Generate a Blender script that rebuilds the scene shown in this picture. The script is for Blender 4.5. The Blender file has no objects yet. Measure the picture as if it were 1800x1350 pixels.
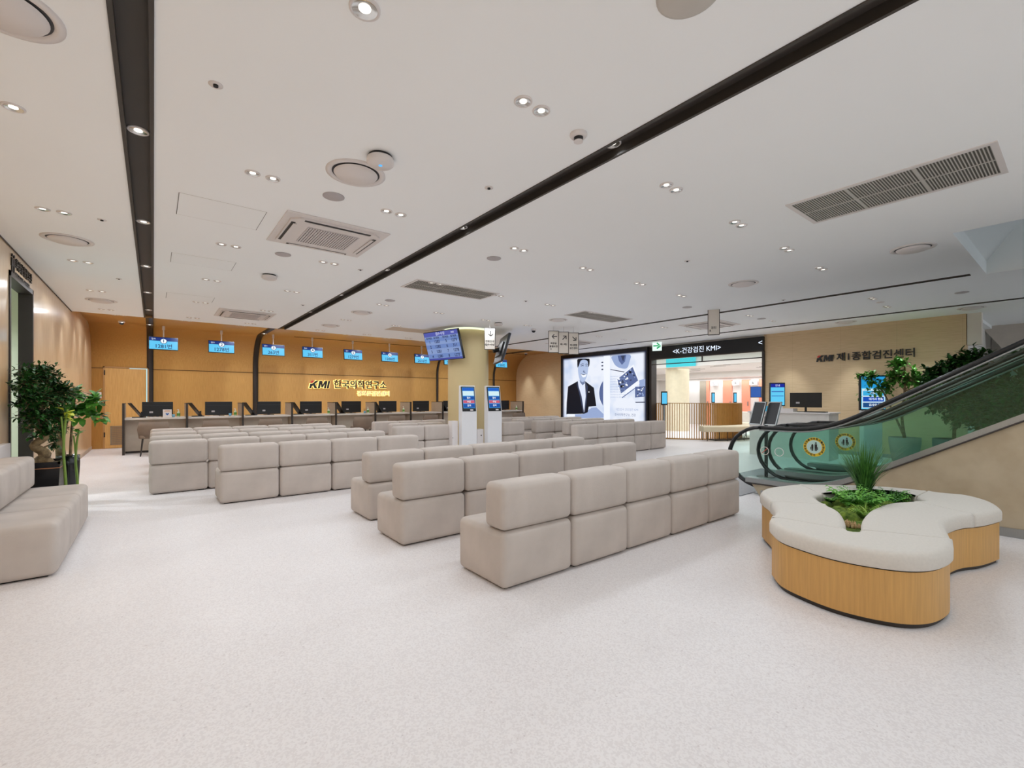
import bpy, math, random
from math import sin, cos, pi, tan, sqrt, atan2
from mathutils import Vector, Matrix
random.seed(7)
S = bpy.context.scene
C = S.collection
# ---------------------------------------------------------------- camera
CAMH = 1.3
cd = bpy.data.cameras.new('camera'); cam = bpy.data.objects.new('camera', cd); C.objects.link(cam)
cd.sensor_fit = 'HORIZONTAL'; cd.sensor_width = 36; cd.lens = 16; cd.shift_y = 25/1800
cd.clip_start = .05; cd.clip_end = 200
TH = atan2(630, 800)
cam.location = (0, 0, CAMH); cam.rotation_euler = (pi/2, 0, -TH)
S.camera = cam
# ---------------------------------------------------------------- world, exposure
w = bpy.data.worlds.new('world'); S.world = w; w.use_nodes = True
bg = w.node_tree.nodes['Background']; bg.inputs[0].default_value = (.86, .94, 1, 1); bg.inputs[1].default_value = 1.0
S.view_settings.view_transform = 'Standard'; S.view_settings.look = 'None'
S.view_settings.gamma = 1; S.view_settings.use_curve_mapping = False
S.view_settings.exposure = 0.06
try:
    S.cycles.use_denoising = True; S.cycles.max_bounces = 14; S.cycles.diffuse_bounces = 10
    S.cycles.transparent_max_bounces = 24; S.cycles.glossy_bounces = 4; S.cycles.sample_clamp_indirect = 6
    S.cycles.caustics_reflective = False; S.cycles.caustics_refractive = False
except Exception: pass
E_DOWN = 16.5      # watts of one downlight
E_STRIP = 22.0
E_WASH = 58.0
def spot(name, loc, power, angle=110, blend=1.0, col=(.86, .93, 1.0), rot=(0, 0, 0), rad=.05, parent=None):
    l = bpy.data.lights.new(name, 'SPOT'); l.energy = power; l.spot_size = math.radians(angle); l.spot_blend = blend
    l.color = col; l.shadow_soft_size = rad
    o = bpy.data.objects.new(name, l); C.objects.link(o); o.location = loc; o.rotation_euler = rot
    if parent: o.parent = parent
    return o
# rear left open so the world adds fill; area lamps added to brighten the hall
def area(name, loc, sx, sy, power, rot=(0, 0, 0), col=(.9, .95, 1.0)):
    l = bpy.data.lights.new(name, 'AREA'); l.shape = 'RECTANGLE'; l.size = sx; l.size_y = sy; l.energy = power; l.color = col
    o = bpy.data.objects.new(name, l); C.objects.link(o); o.location = loc; o.rotation_euler = rot
    return o
area('hall_fill', (18, 8, 2.47), 3.6, 8, 140)
area('hall_fill', (14.3, 9, 2.87), 1.6, 6, 110)
area('cove_light', (21.0, 8, 2.24), .3, 10, 90)

# ---------------------------------------------------------------- materials
def lin(c):
    r = []
    for v in c:
        v = v/255
        r.append(v/12.92 if v <= .04045 else ((v+.055)/1.055)**2.4)
    return r
MATS = {}
def mat(name, col, rough=.5, metal=0, var=.04, scale=8, stretch=(1, 1, 1), bump=0, bscale=200, emit=0, spec=.5, var2=None, coat=0):
    if name in MATS: return MATS[name]
    m = bpy.data.materials.new(name); m.use_nodes = True; nt = m.node_tree; N = nt.nodes; L = nt.links
    p = N['Principled BSDF']; c = lin(col)
    p.inputs['Roughness'].default_value = rough; p.inputs['Metallic'].default_value = metal
    p.inputs['Specular IOR Level'].default_value = spec
    if coat: p.inputs['Coat Weight'].default_value = coat; p.inputs['Coat Roughness'].default_value = .12
    tc = N.new('ShaderNodeTexCoord'); mp = N.new('ShaderNodeMapping'); mp.inputs['Scale'].default_value = stretch
    L.new(tc.outputs['Object'], mp.inputs[0])
    n = N.new('ShaderNodeTexNoise'); n.inputs['Scale'].default_value = scale; n.inputs['Detail'].default_value = 4
    L.new(mp.outputs[0], n.inputs['Vector'])
    r = N.new('ShaderNodeValToRGB'); r.color_ramp.elements[0].position = .3; r.color_ramp.elements[1].position = .7
    r.color_ramp.elements[0].color = (*[x*(1-var) for x in c], 1)
    r.color_ramp.elements[1].color = (*([min(1, x*(1+var)) for x in c] if var2 is None else lin(var2)), 1)
    L.new(n.outputs[0], r.inputs[0]); L.new(r.outputs[0], p.inputs['Base Color'])
    if emit:
        L.new(r.outputs[0], p.inputs['Emission Color']); p.inputs['Emission Strength'].default_value = emit
        p.inputs['Base Color'].default_value = (0, 0, 0, 1)
        for l in list(L):
            if l.to_socket == p.inputs['Base Color']: L.remove(l)
        p.inputs['Specular IOR Level'].default_value = .2
    if bump:
        n2 = N.new('ShaderNodeTexNoise'); n2.inputs['Scale'].default_value = bscale; n2.inputs['Detail'].default_value = 2
        L.new(tc.outputs['Object'], n2.inputs['Vector'])
        b = N.new('ShaderNodeBump'); b.inputs['Strength'].default_value = bump; b.inputs['Distance'].default_value = .002
        L.new(n2.outputs[0], b.inputs['Height']); L.new(b.outputs[0], p.inputs['Normal'])
    MATS[name] = m
    return m
fabric = mat('seat_fabric', (192, 182, 174), .95, var=.09, scale=3.5, bump=.5, bscale=260, spec=.15)
cushion = mat('cushion_fabric', (212, 206, 197), .95, var=.03, scale=60, bump=.6, bscale=420, spec=.15)
white = mat('white_paint', (224, 221, 216), .6, var=.01)
ceilm = mat('ceiling_paint', (246, 248, 249), .85, var=.012, scale=.6, spec=.2)
plastic = mat('white_plastic', (222, 216, 214), .4, var=.01)
greyplastic = mat('grey_plastic', (178, 172, 174), .5, var=.02)
dark = mat('dark_bronze', (48, 40, 35), .45, var=.08, scale=3)
darker = mat('dark_channel', (62, 56, 51), .55, var=.05, scale=2)
black = mat('black_plastic', (16, 16, 18), .35, var=.1)
voidm = mat('void_black', (22, 22, 22), .9, var=.05)
gap = mat('gap_line', (95, 92, 88), .8, var=.02)
gap2 = mat('gap_soft', (186, 180, 174), .8, var=.02)
chrome = mat('chrome', (225, 225, 222), .16, 1, var=.03, scale=40)
steel = mat('brushed_steel', (165, 168, 168), .35, .9, var=.06, scale=20, stretch=(1, 30, 1))
lampm = mat('lamp_glow', (255, 248, 236), emit=1.8, var=0)
lampb = mat('lamp_bright', (255, 246, 232), emit=9, var=0)
bronze = mat('gold_bronze', (176, 132, 66), .38, .55, var=.05)
oak = mat('oak_veneer', (200, 154, 90), .45, var=.09, scale=5, stretch=(14, 14, .7), spec=.4)
brownch = mat('brown_leatherette', (122, 104, 88), .6, var=.05)
sideb = mat('divider_panel', (176, 160, 142), .6, var=.03)
colm = mat('column_cream', (208, 188, 142), .55, var=.015, scale=2)
orange = mat('orange_door', (238, 150, 122), .5, var=.02)
leafd = mat('leaf_dark', (22, 62, 20), .45, var=.5, scale=14, var2=(48, 104, 34))
leafm = mat('leaf_mid', (52, 118, 40), .45, var=.4, scale=14, var2=(110, 178, 66))
leafl = mat('leaf_light', (104, 164, 48), .5, var=.3, scale=14, var2=(176, 206, 88))
grassm = mat('grass_blade', (42, 98, 34), .5, var=.4, scale=20, var2=(92, 152, 66))
leafl2 = mat('leaf_bright', (70, 158, 48), .55, var=.3, scale=20, var2=(140, 204, 84))
mossm = mat('moss', (70, 104, 30), .95, var=.5, scale=25, var2=(120, 142, 48), bump=1, bscale=120)
barkm = mat('bark', (92, 74, 52), .85, var=.4, scale=20, var2=(150, 128, 92))
gravel = mat('tan_gravel', (190, 150, 96), .9, var=.3, scale=90, var2=(228, 202, 158))
pink = mat('pink_petals', (206, 130, 160), .7, var=.2, scale=20, var2=(232, 176, 190))
yellow = mat('yellow_petals', (214, 190, 70), .7, var=.3, scale=20, var2=(222, 150, 80))
potm = mat('pot_black', (18, 18, 20), .22, var=.1)
copper = mat('copper_line', (190, 130, 90), .3, .8, var=.05)
cream = mat('cream_leather', (214, 202, 172), .55, var=.02)
matg = mat('landing_plate', (112, 118, 124), .4, .5, var=.1, scale=60)
rubber = mat('handrail_rubber', (20, 18, 18), .35, var=.1)
redm = mat('red_mark', (206, 60, 50), .5, var=.02)
inkm = mat('ink_black', (32, 29, 28), .5, var=.02)
wframe = mat('board_ivory', (226, 218, 208), .5, var=.01)
greenw = mat('restroom_tile', (196, 206, 190), .3, var=.02)
def glow(name, c, e=1.0): return mat('glow_'+name, c, .4, emit=e, var=.0)

def brickmat(name, col, col2, bw, bh, axis, rough=.4, grain=(1, 1, 6), coat=0, offs=(0, 0), line=.84, msize=.004):
    m = mat(name, col, rough, var=.035, scale=5, stretch=grain, var2=col2, coat=coat)
    nt = m.node_tree; N = nt.nodes; L = nt.links; p = N['Principled BSDF']
    geo = N.new('ShaderNodeNewGeometry'); sep = N.new('ShaderNodeSeparateXYZ'); L.new(geo.outputs['Position'], sep.inputs[0])
    cb = N.new('ShaderNodeCombineXYZ'); L.new(sep.outputs[axis], cb.inputs[0]); L.new(sep.outputs[2], cb.inputs[1])
    mp = N.new('ShaderNodeMapping'); mp.inputs['Location'].default_value = (offs[0], offs[1], 0); L.new(cb.outputs[0], mp.inputs[0])
    bt = N.new('ShaderNodeTexBrick'); bt.offset = 0; bt.inputs['Scale'].default_value = 1
    bt.inputs['Brick Width'].default_value = bw; bt.inputs['Row Height'].default_value = bh
    bt.inputs['Mortar Size'].default_value = msize; bt.inputs['Mortar Smooth'].default_value = .3
    L.new(mp.outputs[0], bt.inputs['Vector'])
    mx = N.new('ShaderNodeMixRGB'); mx.blend_type = 'MULTIPLY'
    L.new(bt.outputs['Fac'], mx.inputs[0]); mx.inputs[2].default_value = (line, line*.97, line*.93, 1)
    src = [l for l in L if l.to_socket == p.inputs['Base Color']][0].from_socket
    L.new(src, mx.inputs[1]); L.new(mx.outputs[0], p.inputs['Base Color'])
    return m
wallwood = brickmat('wall_wood', (206, 156, 86), (218, 170, 100), 2.5, 60, 0, .42, (16, 16, .8), offs=(.05, 5), line=.9)
wallbeige = brickmat('wall_beige_left', (220, 190, 154), (228, 202, 168), 1.9, 60, 1, .3, (3, 3, .8), coat=.5, offs=(0, 5), line=.9)
wallright = brickmat('wall_beige_right', (210, 182, 142), (218, 192, 154), 1.02, .62, 1, .5, (6, .8, 12), offs=(.48, -.4), line=.86)
clad = brickmat('escalator_cladding', (172, 156, 130), (182, 167, 142), 2.4, 60, 1, .28, (1, 1, 1), coat=.4, offs=(.6, 5), line=.8)

# floor: pale terrazzo-like sheet with fine specks
fl = bpy.data.materials.new('floor_terrazzo'); fl.use_nodes = True; nt = fl.node_tree; N = nt.nodes; L = nt.links; p = N['Principled BSDF']
tc = N.new('ShaderNodeTexCoord'); vo = N.new('ShaderNodeTexVoronoi'); vo.inputs['Scale'].default_value = 130
L.new(tc.outputs['Object'], vo.inputs['Vector'])
r1 = N.new('ShaderNodeValToRGB'); r1.color_ramp.interpolation = 'CONSTANT'
cols = [(0, (229, 224, 223)), (.2, (235, 231, 230)), (.55, (225, 220, 219)), (.8, (232, 227, 226)), (.93, (212, 205, 204)), (.97, (242, 240, 239))]
r1.color_ramp.elements[0].color = (*lin(cols[0][1]), 1); r1.color_ramp.elements[1].position = cols[1][0]; r1.color_ramp.elements[1].color = (*lin(cols[1][1]), 1)
for q, cc in cols[2:]:
    e = r1.color_ramp.elements.new(q); e.color = (*lin(cc), 1)
L.new(vo.outputs['Color'], r1.inputs[0])
nn = N.new('ShaderNodeTexNoise'); nn.inputs['Scale'].default_value = .9; nn.inputs['Detail'].default_value = 6; L.new(tc.outputs['Object'], nn.inputs['Vector'])
r2 = N.new('ShaderNodeValToRGB'); r2.color_ramp.elements[0].position = .35; r2.color_ramp.elements[1].position = .7
r2.color_ramp.elements[0].color = (.93, .925, .925, 1); r2.color_ramp.elements[1].color = (1, 1, 1, 1); L.new(nn.outputs[0], r2.inputs[0])
mx = N.new('ShaderNodeMixRGB'); mx.blend_type = 'MULTIPLY'; mx.inputs[0].default_value = 1
L.new(r1.outputs[0], mx.inputs[1]); L.new(r2.outputs[0], mx.inputs[2]); L.new(mx.outputs[0], p.inputs['Base Color'])
p.inputs['Roughness'].default_value = .42; p.inputs['Specular IOR Level'].default_value = .35

def glassmat(name, tint, refl=.06, rough=.02):
    m = bpy.data.materials.new(name); m.use_nodes = True; nt = m.node_tree; N = nt.nodes; L = nt.links
    N.remove(N['Principled BSDF']); out = N['Material Output']
    t = N.new('ShaderNodeBsdfTransparent'); t.inputs[0].default_value = (*tint, 1)
    g = N.new('ShaderNodeBsdfGlossy'); g.inputs['Roughness'].default_value = rough; g.inputs[0].default_value = (.9, 1, .96, 1)
    f = N.new('ShaderNodeFresnel'); f.inputs[0].default_value = 1.5
    mm = N.new('ShaderNodeMath'); mm.operation = 'MULTIPLY_ADD'; mm.inputs[1].default_value = .45; mm.inputs[2].default_value = 0
    L.new(f.outputs[0], mm.inputs[0]); x = N.new('ShaderNodeMixShader'); L.new(mm.outputs[0], x.inputs[0])
    L.new(t.outputs[0], x.inputs[1]); L.new(g.outputs[0], x.inputs[2]); L.new(x.outputs[0], out.inputs[0])
    return m
glass_t = glassmat('teal_glass', (.85, .955, .925), .05)
glass_c = glassmat('clear_glass', (.93, .97, .96), .05)

# ---------------------------------------------------------------- mesh builder
class MB:
    def __init__(s): s.v = []; s.f = []; s.sm = []
    def add(s, vs, fs, smooth=False):
        b = len(s.v); s.v += [tuple(q) for q in vs]
        for f in fs: s.f.append([b+i for i in f]); s.sm.append(smooth)
        return s
    def box(s, x0, y0, z0, x1, y1, z1):
        x0, x1 = sorted((x0, x1)); y0, y1 = sorted((y0, y1)); z0, z1 = sorted((z0, z1))
        return s.add([(x0, y0, z0), (x1, y0, z0), (x1, y1, z0), (x0, y1, z0), (x0, y0, z1), (x1, y0, z1), (x1, y1, z1), (x0, y1, z1)],
              [(0, 3, 2, 1), (4, 5, 6, 7), (0, 1, 5, 4), (1, 2, 6, 5), (2, 3, 7, 6), (3, 0, 4, 7)])
    def cyl(s, cx, cy, z0, z1, r, n=24, r2=None, smooth=True):
        r2 = r if r2 is None else r2
        a = [(cx+r*cos(2*pi*i/n), cy+r*sin(2*pi*i/n), z0) for i in range(n)]
        b = [(cx+r2*cos(2*pi*i/n), cy+r2*sin(2*pi*i/n), z1) for i in range(n)]
        s.add(a+b, [(i, (i+1) % n, n+(i+1) % n, n+i) for i in range(n)], smooth)
        s.add(a, [tuple(reversed(range(n)))]); s.add(b, [tuple(range(n))]); return s
    def lathe(s, prof, cx=0, cy=0, n=28, a0=0, a1=2*pi, smooth=True):
        full = abs(a1-a0-2*pi) < 1e-6; m = n if full else n+1; vs = []
        for i in range(m):
            a = a0+(a1-a0)*i/n
            vs += [(cx+r*cos(a), cy+r*sin(a), z) for r, z in prof]
        k = len(prof); fs = []
        for i in range(n):
            j = (i+1) % m
            for q in range(k-1): fs.append((i*k+q, j*k+q, j*k+q+1, i*k+q+1))
        return s.add(vs, fs, smooth)
    def prism(s, poly, h0, h1, axis='z', smooth=False):
        n = len(poly)
        def P(a, b, h): return (a, b, h) if axis == 'z' else ((h, a, b) if axis == 'x' else (a, h, b))
        A = [P(a, b, h0) for a, b in poly]; B = [P(a, b, h1) for a, b in poly]
        s.add(A+B, [(i, (i+1) % n, n+(i+1) % n, n+i) for i in range(n)], smooth)
        s.add(A, [tuple(reversed(range(n)))]); s.add(B, [tuple(range(n))]); return s
    def tube(s, path, r, n=8, flat=None, closed=False):
        P = [Vector(q) for q in path]; vs = []; k = len(P); up0 = None
        for i, q in enumerate(P):
            t = (P[min(i+1, k-1)]-P[max(i-1, 0)]).normalized()
            ref = Vector((1, 0, 0)) if abs(t.x) < .9 else Vector((0, 0, 1))
            u = t.cross(ref).normalized(); v = t.cross(u).normalized()
            rr = r[i] if isinstance(r, (list, tuple)) else r
            ru, rv = (rr, rr) if flat is None else (rr, rr*flat)
            for j in range(n):
                a = 2*pi*j/n; vs.append(q+u*cos(a)*ru+v*sin(a)*rv)
        fs = [(i*n+j, i*n+(j+1) % n, (i+1)*n+(j+1) % n, (i+1)*n+j) for i in range(k-1) for j in range(n)]
        s.add(vs, fs, True); s.add(vs[:n], [tuple(range(n))]); s.add(vs[-n:], [tuple(range(n))]); return s
    def rbox(s, sx, sy, sz, r, c=(0, 0, 0), bulge=0.0, n=5):
        # rounded, slightly cushioned box centred at c
        h = (sx/2, sy/2, sz/2)
        def ticks(hh):
            e = [-hh+r*(1-cos(pi/2*i/n))*1.0 for i in range(n+1)]
            mid = [(-hh+r)+(2*hh-2*r)*i/4 for i in range(1, 4)]
            return e+mid+[-q for q in reversed(e)]
        T = [ticks(q) for q in h]
        for ax in range(3):
            a, b = (ax+1) % 3, (ax+2) % 3
            for sg in (-1, 1):
                vs = []
                for i in T[a]:
                    for j in T[b]:
                        p = [0, 0, 0]; p[ax] = sg*h[ax]; p[a] = i; p[b] = j
                        inn = [max(-h[k]+r, min(h[k]-r, p[k])) for k in range(3)]
                        d = Vector([p[k]-inn[k] for k in range(3)]); d.normalize()
                        bb = bulge*(1-(i/h[a])**2)*(1-(j/h[b])**2)
                        q = Vector(inn)+d*r; q[ax] += sg*bb
                        vs.append((q[0]+c[0], q[1]+c[1], q[2]+c[2]))
                na, nb = len(T[a]), len(T[b])
                fs = [((i*nb+j), ((i+1)*nb+j), ((i+1)*nb+j+1), (i*nb+j+1)) for i in range(na-1) for j in range(nb-1)]
                if sg < 0: fs = [tuple(reversed(f)) for f in fs]
                s.add(vs, fs, True)
        return s
    def mesh(s, name, m):
        me = bpy.data.meshes.new(name); me.from_pydata(s.v, [], s.f); me.polygons.foreach_set('use_smooth', s.sm)
        if m: me.materials.append(m)
        me.update(); return me
def put(name, mb, m, parent=None, bevel=0, loc=(0, 0, 0), rot=(0, 0, 0), weld=False):
    o = bpy.data.objects.new(name, mb.mesh(name, m)); C.objects.link(o); o.location = loc; o.rotation_euler = rot
    if parent: o.parent = parent
    if weld:
        q = o.modifiers.new('weld', 'WELD'); q.merge_threshold = .0004
    if bevel:
        b = o.modifiers.new('bevel', 'BEVEL'); b.width = bevel; b.segments = 3; b.limit_method = 'ANGLE'; b.angle_limit = .8
    return o
def tag(o, label, cat, group=None, kind=None):
    o['label'] = label; o['category'] = cat
    if group: o['group'] = group
    if kind: o['kind'] = kind
    return o
def thing(name, label, cat, loc=(0, 0, 0), rz=0, group=None):
    o = bpy.data.objects.new(name, None); C.objects.link(o); o.location = loc; o.rotation_euler = (0, 0, rz)
    o.empty_display_size = .1
    return tag(o, label, cat, group)
def struct(name, mb, m, parent=None, **k):
    o = put(name, mb, m, parent, **k)
    if not parent: o['kind'] = 'structure'
    return o
KIDS = {}
def dup(root, loc, rz=None, label=None, group=None):
    def cp(o, par):
        c = o.copy(); C.objects.link(c); c.parent = par
        for ch in [q for q in S.objects if q.parent == o]: pass
        return c
    if root.name not in KIDS:
        ks = [q for q in bpy.data.objects if q.parent == root]
        KIDS[root.name] = [(k, [q for q in bpy.data.objects if q.parent == k]) for k in ks]
    r = root.copy(); C.objects.link(r); r.location = loc
    if rz is not None: r.rotation_euler = (0, 0, rz)
    for k, gs in KIDS[root.name]:
        c = k.copy(); C.objects.link(c); c.parent = r
        for g in gs:
            d = g.copy(); C.objects.link(d); d.parent = c
    if label: r['label'] = label
    if group: r['group'] = group
    return r
_fc = {}
def text(name, s, size, loc, rot, m, parent=None, ex=.002, bold=0, align='CENTER', shear=0, sx=1.0):
    key = (s, size, ex, bold, align, shear, sx)
    if key not in _fc:
        cu = bpy.data.curves.new(name, 'FONT'); cu.body = s; cu.size = size; cu.extrude = ex; cu.offset = bold
        cu.align_x = align; cu.align_y = 'CENTER'; cu.shear = shear; cu.resolution_u = 3
        t = bpy.data.objects.new('tmp_text', cu); C.objects.link(t)
        bpy.context.view_layer.update()
        me = bpy.data.meshes.new_from_object(t.evaluated_get(bpy.context.evaluated_depsgraph_get()))
        bpy.data.objects.remove(t); bpy.data.curves.remove(cu)
        if sx != 1.0:
            for v in me.vertices: v.co.x *= sx
        _fc[key] = me
    me = _fc[key].copy(); me.materials.clear(); me.materials.append(m); me.name = name
    o = bpy.data.objects.new(name, me); C.objects.link(o); o.location = loc; o.rotation_euler = rot
    if parent: o.parent = parent
    return o
FY = (pi/2, 0, 0)        # reads on a plane facing -Y
FX = (pi/2, 0, -pi/2)    # reads on a plane facing -X
FXP = (pi/2, 0, pi/2)    # facing +X
ORD = ['first', 'second', 'third', 'fourth', 'fifth', 'sixth', 'seventh', 'eighth', 'ninth', 'tenth']
# ================================================================= STRUCTURE
ZC, ZS = 2.97, 3.14
YE, YB = 12.08, 15.7      # front edge of wood soffit, back wall
XL, XR = -1.24, 12.6
struct('floor', MB().box(-3.5, -5, -.1, 24, 17.5, 0), fl)
cm = MB()
LX0, LX1, RX0, RX1 = -.145, -.01, 2.36, 2.50
S1a, S1b, S2a, S2b = 8.62, 8.70, 11.33, 11.41
WX0, WX1, WY = 6.36, 8.80, .86
def cbox(x0, x1, y0, y1, z0=ZC): cm.box(x0, y0, z0, x1, y1, z0+.17)
cbox(-3.5, LX0, -5, YE); cbox(LX1, RX0, -5, YE); cbox(RX1, WX0, -5, YE)
cbox(WX0, S1a, WY+.1, YE); cbox(S1a, S1b, WY+.1, 1.0); cbox(S1b, S2a, WY+.1, YE)
cbox(WX1, S2a, -5, WY+.1); cbox(WX0, WX1, WY, WY+.1)
cbox(S2b, XR+.2, 1.4, YE); cbox(S2b, 24, -5, 1.4)
struct('ceiling', cm, ceilm)
# bulkhead above the hall beyond, hall ceiling
struct('ceiling_hall', MB().box(XR+.2, 1.4, 2.9, 24, 14.5, 3.1), ceilm)
# wood soffit with cove into the back wall (cross-section swept along X, split by the dark strips)
def cove(off=0, R=.95, n=14):
    pr = [(YE-.02+0*off, ZS-off), (YB-R, ZS-off)]
    for i in range(1, n+1):
        a = pi/2*i/n; pr.append((YB-R+(R-off)*sin(a), ZS-R+(R-off)*cos(a)))
    pr.append((YB-off, 0)); return pr
def sweep(mb, x0, x1, off=0, thick=.1):
    a = cove(off); b = cove(off-thick); k = len(a)
    for X, fl_ in ((x0, 1), (x1, 0)):
        for i in range(k-1):
            f = (0, 1, 2, 3) if fl_ else (3, 2, 1, 0)
            mb.add([(X, *a[i]), (X, *a[i+1]), (X, *b[i+1]), (X, *b[i])], [f])
    for i in range(k-1):
        mb.add([(x0, *a[i]), (x1, *a[i]), (x1, *a[i+1]), (x0, *a[i+1])], [(0, 1, 2, 3)], True)
        mb.add([(x0, *b[i]), (x1, *b[i]), (x1, *b[i+1]), (x0, *b[i+1])], [(3, 2, 1, 0)], True)
wb = MB(); sweep(wb, XL-.1, XR+.1)
wbo = struct('wall_back', wb, wallwood, weld=True)
# horizontal shadow joint, two runs either side of strips
j = MB().box(XL, YB-.012, 2.07, XR, YB+.01, 2.085); j.box(3.3, YB-1.02, ZS-.012, 12.4, YB-1.0, ZS+.01)
struct('trim_9', j, mat('joint_brown', (98, 68, 38), .8))
# dark strips: recessed channel in ceiling, flush band over soffit, cove and wall
def strip(nm, x0, x1, y0, sw):
    m = MB()
    m.box(x0, y0, ZC+.05, x1, YE, ZC+.075)                      # channel top
    m.box(x0-.012, y0, ZC-.008, x0+.008, YE, ZC+.06); m.box(x1-.008, y0, ZC-.008, x1+.012, YE, ZC+.06)
    o = struct(nm, m, darker)
    q = MB(); sweep(q, x0+sw, x1-sw, .03, .03)
    p = put('wall_band', q, dark, o, weld=True)
    return o
strip('trim_1', LX0, LX1, -5, 0); strip('trim_2', RX0, RX1, -5, 0); strip('trim_3', S1a, S1b, 1.0, .0); strip('trim_4', S2a, S2b, -5, .0)
# soffit edge board
struct('trim_5', MB().box(XL, YE, ZC, XR, YE+.02, ZS+.03), mat('soffit_edge', (176, 132, 78), .5))
# left wall with doorway
DY0, DY1, DZ = 7.28, 8.52, 2.70
lw = MB(); T = .11
lw.box(XL-T, -5, 0, XL, DY0, 3.3).box(XL-T, DY1, 0, XL, YB+.1, 3.3).box(XL-T, DY0, DZ, XL, DY1, 3.3)
struct('wall_left', lw, wallbeige)
fr = MB()
fr.box(XL-T-.01, DY0-.0, 0, XL+.012, DY0+.05, DZ).box(XL-T-.01, DY1-.05, 0, XL+.012, DY1, DZ).box(XL-T-.01, DY0, DZ-.06, XL+.012, DY1, DZ)
struct('trim_6', fr, dark)
struct('wall_restroom', MB().box(-3.5, 6.5, 0, -3.4, 10, 3.0).box(-3.4, 9.9, 0, XL-T, 10, 3).box(-3.4, 6.5, 0, XL-T, 6.6, 3), greenw)
struct('baseboard_left', MB().box(XL, -5, 0, XL+.012, DY0, .08).box(XL, DY1, 0, XL+.012, YB-.03, .08), mat('base_tan', (190, 170, 150), .5))
struct('trim_7', MB().box(XL, -5, ZC-.012, XL+.01, YE, ZC), dark)
# door in the back wall
dt = MB().box(-1.02, YB-.035, 0, -.985, YB, 2.12).box(-.13, YB-.035, 0, -.1, YB, 2.12).box(-1.02, YB-.035, 2.09, -.1, YB, 2.12)
od = struct('door_1', dt, mat('door_frame_wood', (176, 130, 76), .5))
put('door_leaf', MB().box(-.985, YB-.03, .01, -.16, YB-.012, 2.08), wallwood, od)
gl = MB()
for i in range(22): gl.box(-.86, YB-.04, .12+i*.02, -.4, YB-.03, .13+i*.02)
gl.box(-.88, YB-.04, .1, -.86, YB-.028, .57).box(-.4, YB-.04, .1, -.38, YB-.028, .57).box(-.88, YB-.04, .56, -.38, YB-.028, .58).box(-.88, YB-.04, .09, -.38, YB-.028, .11)
put('louvre_grille', gl, mat('louvre', (150, 134, 110), .5), od)
put('light_gap', MB().box(-.155, YB-.034, .02, -.133, YB-.03, 2.08).box(-.5, YB-.034, 2.075, -.13, YB-.03, 2.09), glow('doorgap', (196, 236, 240), 1.0), od)  # glowing strips stand in for light from behind the door
hg = MB()
for z in (.3, 1.1, 1.9): hg.cyl(-.99, YB-.04, z, z+.12, .012, 10)
put('hinge', hg, inkm, od)
tag(put('wall_switch', MB().box(-1.15, YB-.015, 1.3, -1.05, YB, 1.46), plastic), 'small white control plate on wood wall beside the back door', 'switch')
# right wall: beige beyond screen, lintel, beige sign wall
OY0, OY1, BZ = 5.30, 8.72, 2.54
rw = MB().box(XR, 12.78, 0, XR+.2, YB+.1, 3.3).box(XR, 1.51, 0, XR+.2, OY0, 3.3)
struct('wall_right', rw, wallright)
struct('wall_lintel', MB().box(XR, OY0, BZ, XR+.2, 12.78, 3.3).box(XR, 8.78, 0, XR+.2, 12.78, BZ), white)
struct('baseboard_right', MB().box(XR-.012, 12.78, 0, XR, YB-.03, .08).box(XR-.012, 1.51, 0, XR, OY0, .08), steel)
# dark portal around opening with transom glass
pm = MB().box(XR-.05, OY0-.03, 0, XR+.22, OY0+.03, BZ).box(XR-.05, OY1-.02, 0, XR+.22, OY1+.09, 2.93)
pm.box(XR-.02, OY0, 2.36, XR+.02, OY1, 2.385).box(XR-.02, 7.0, 2.385, XR+.02, 7.025, BZ)
struct('trim_8', pm, dark)
struct('window_1', MB().box(XR-.004, OY0+.03, 2.385, XR+.004, 7.0, BZ).box(XR-.004, 7.025, 2.385, XR+.004, OY1-.02, BZ), glass_c)
# end pieces right of sign wall
struct('wall_end', MB().box(XR+.02, 1.3, 2.35, XR+.2, 1.5, 2.97), wframe)
struct('wall_far_right', MB().box(16.2, -5, 0, 16.4, 1.5, 3.0).box(XR+.2, 1.51, 0, 24, 1.7, 2.9), white)
struct('wall_stair_soffit', MB().prism([(1.78, 3.3), (-4, 3.3), (-4, -6), ], 15.2, 15.3, 'x'), mat('soffit_greige', (196, 186, 176), .6))
# escalator well: sloping lid and far side
struct('ceiling_well', MB().add([(WX0, WY, ZC+.17), (WX1, WY, ZC+.17), (WX1, -.5, ZC+2.2), (WX0, -.5, ZC+2.2)], [(0, 1, 2, 3)]).box(WX1, -5, ZC+.17, WX1+.1, WY+.1, 5.2).box(WX0-.1, -5, ZC+.17, WX0, WY, 5.2).box(WX0, -5, 5.2, WX1, -.4, 5.3), ceilm)
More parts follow.
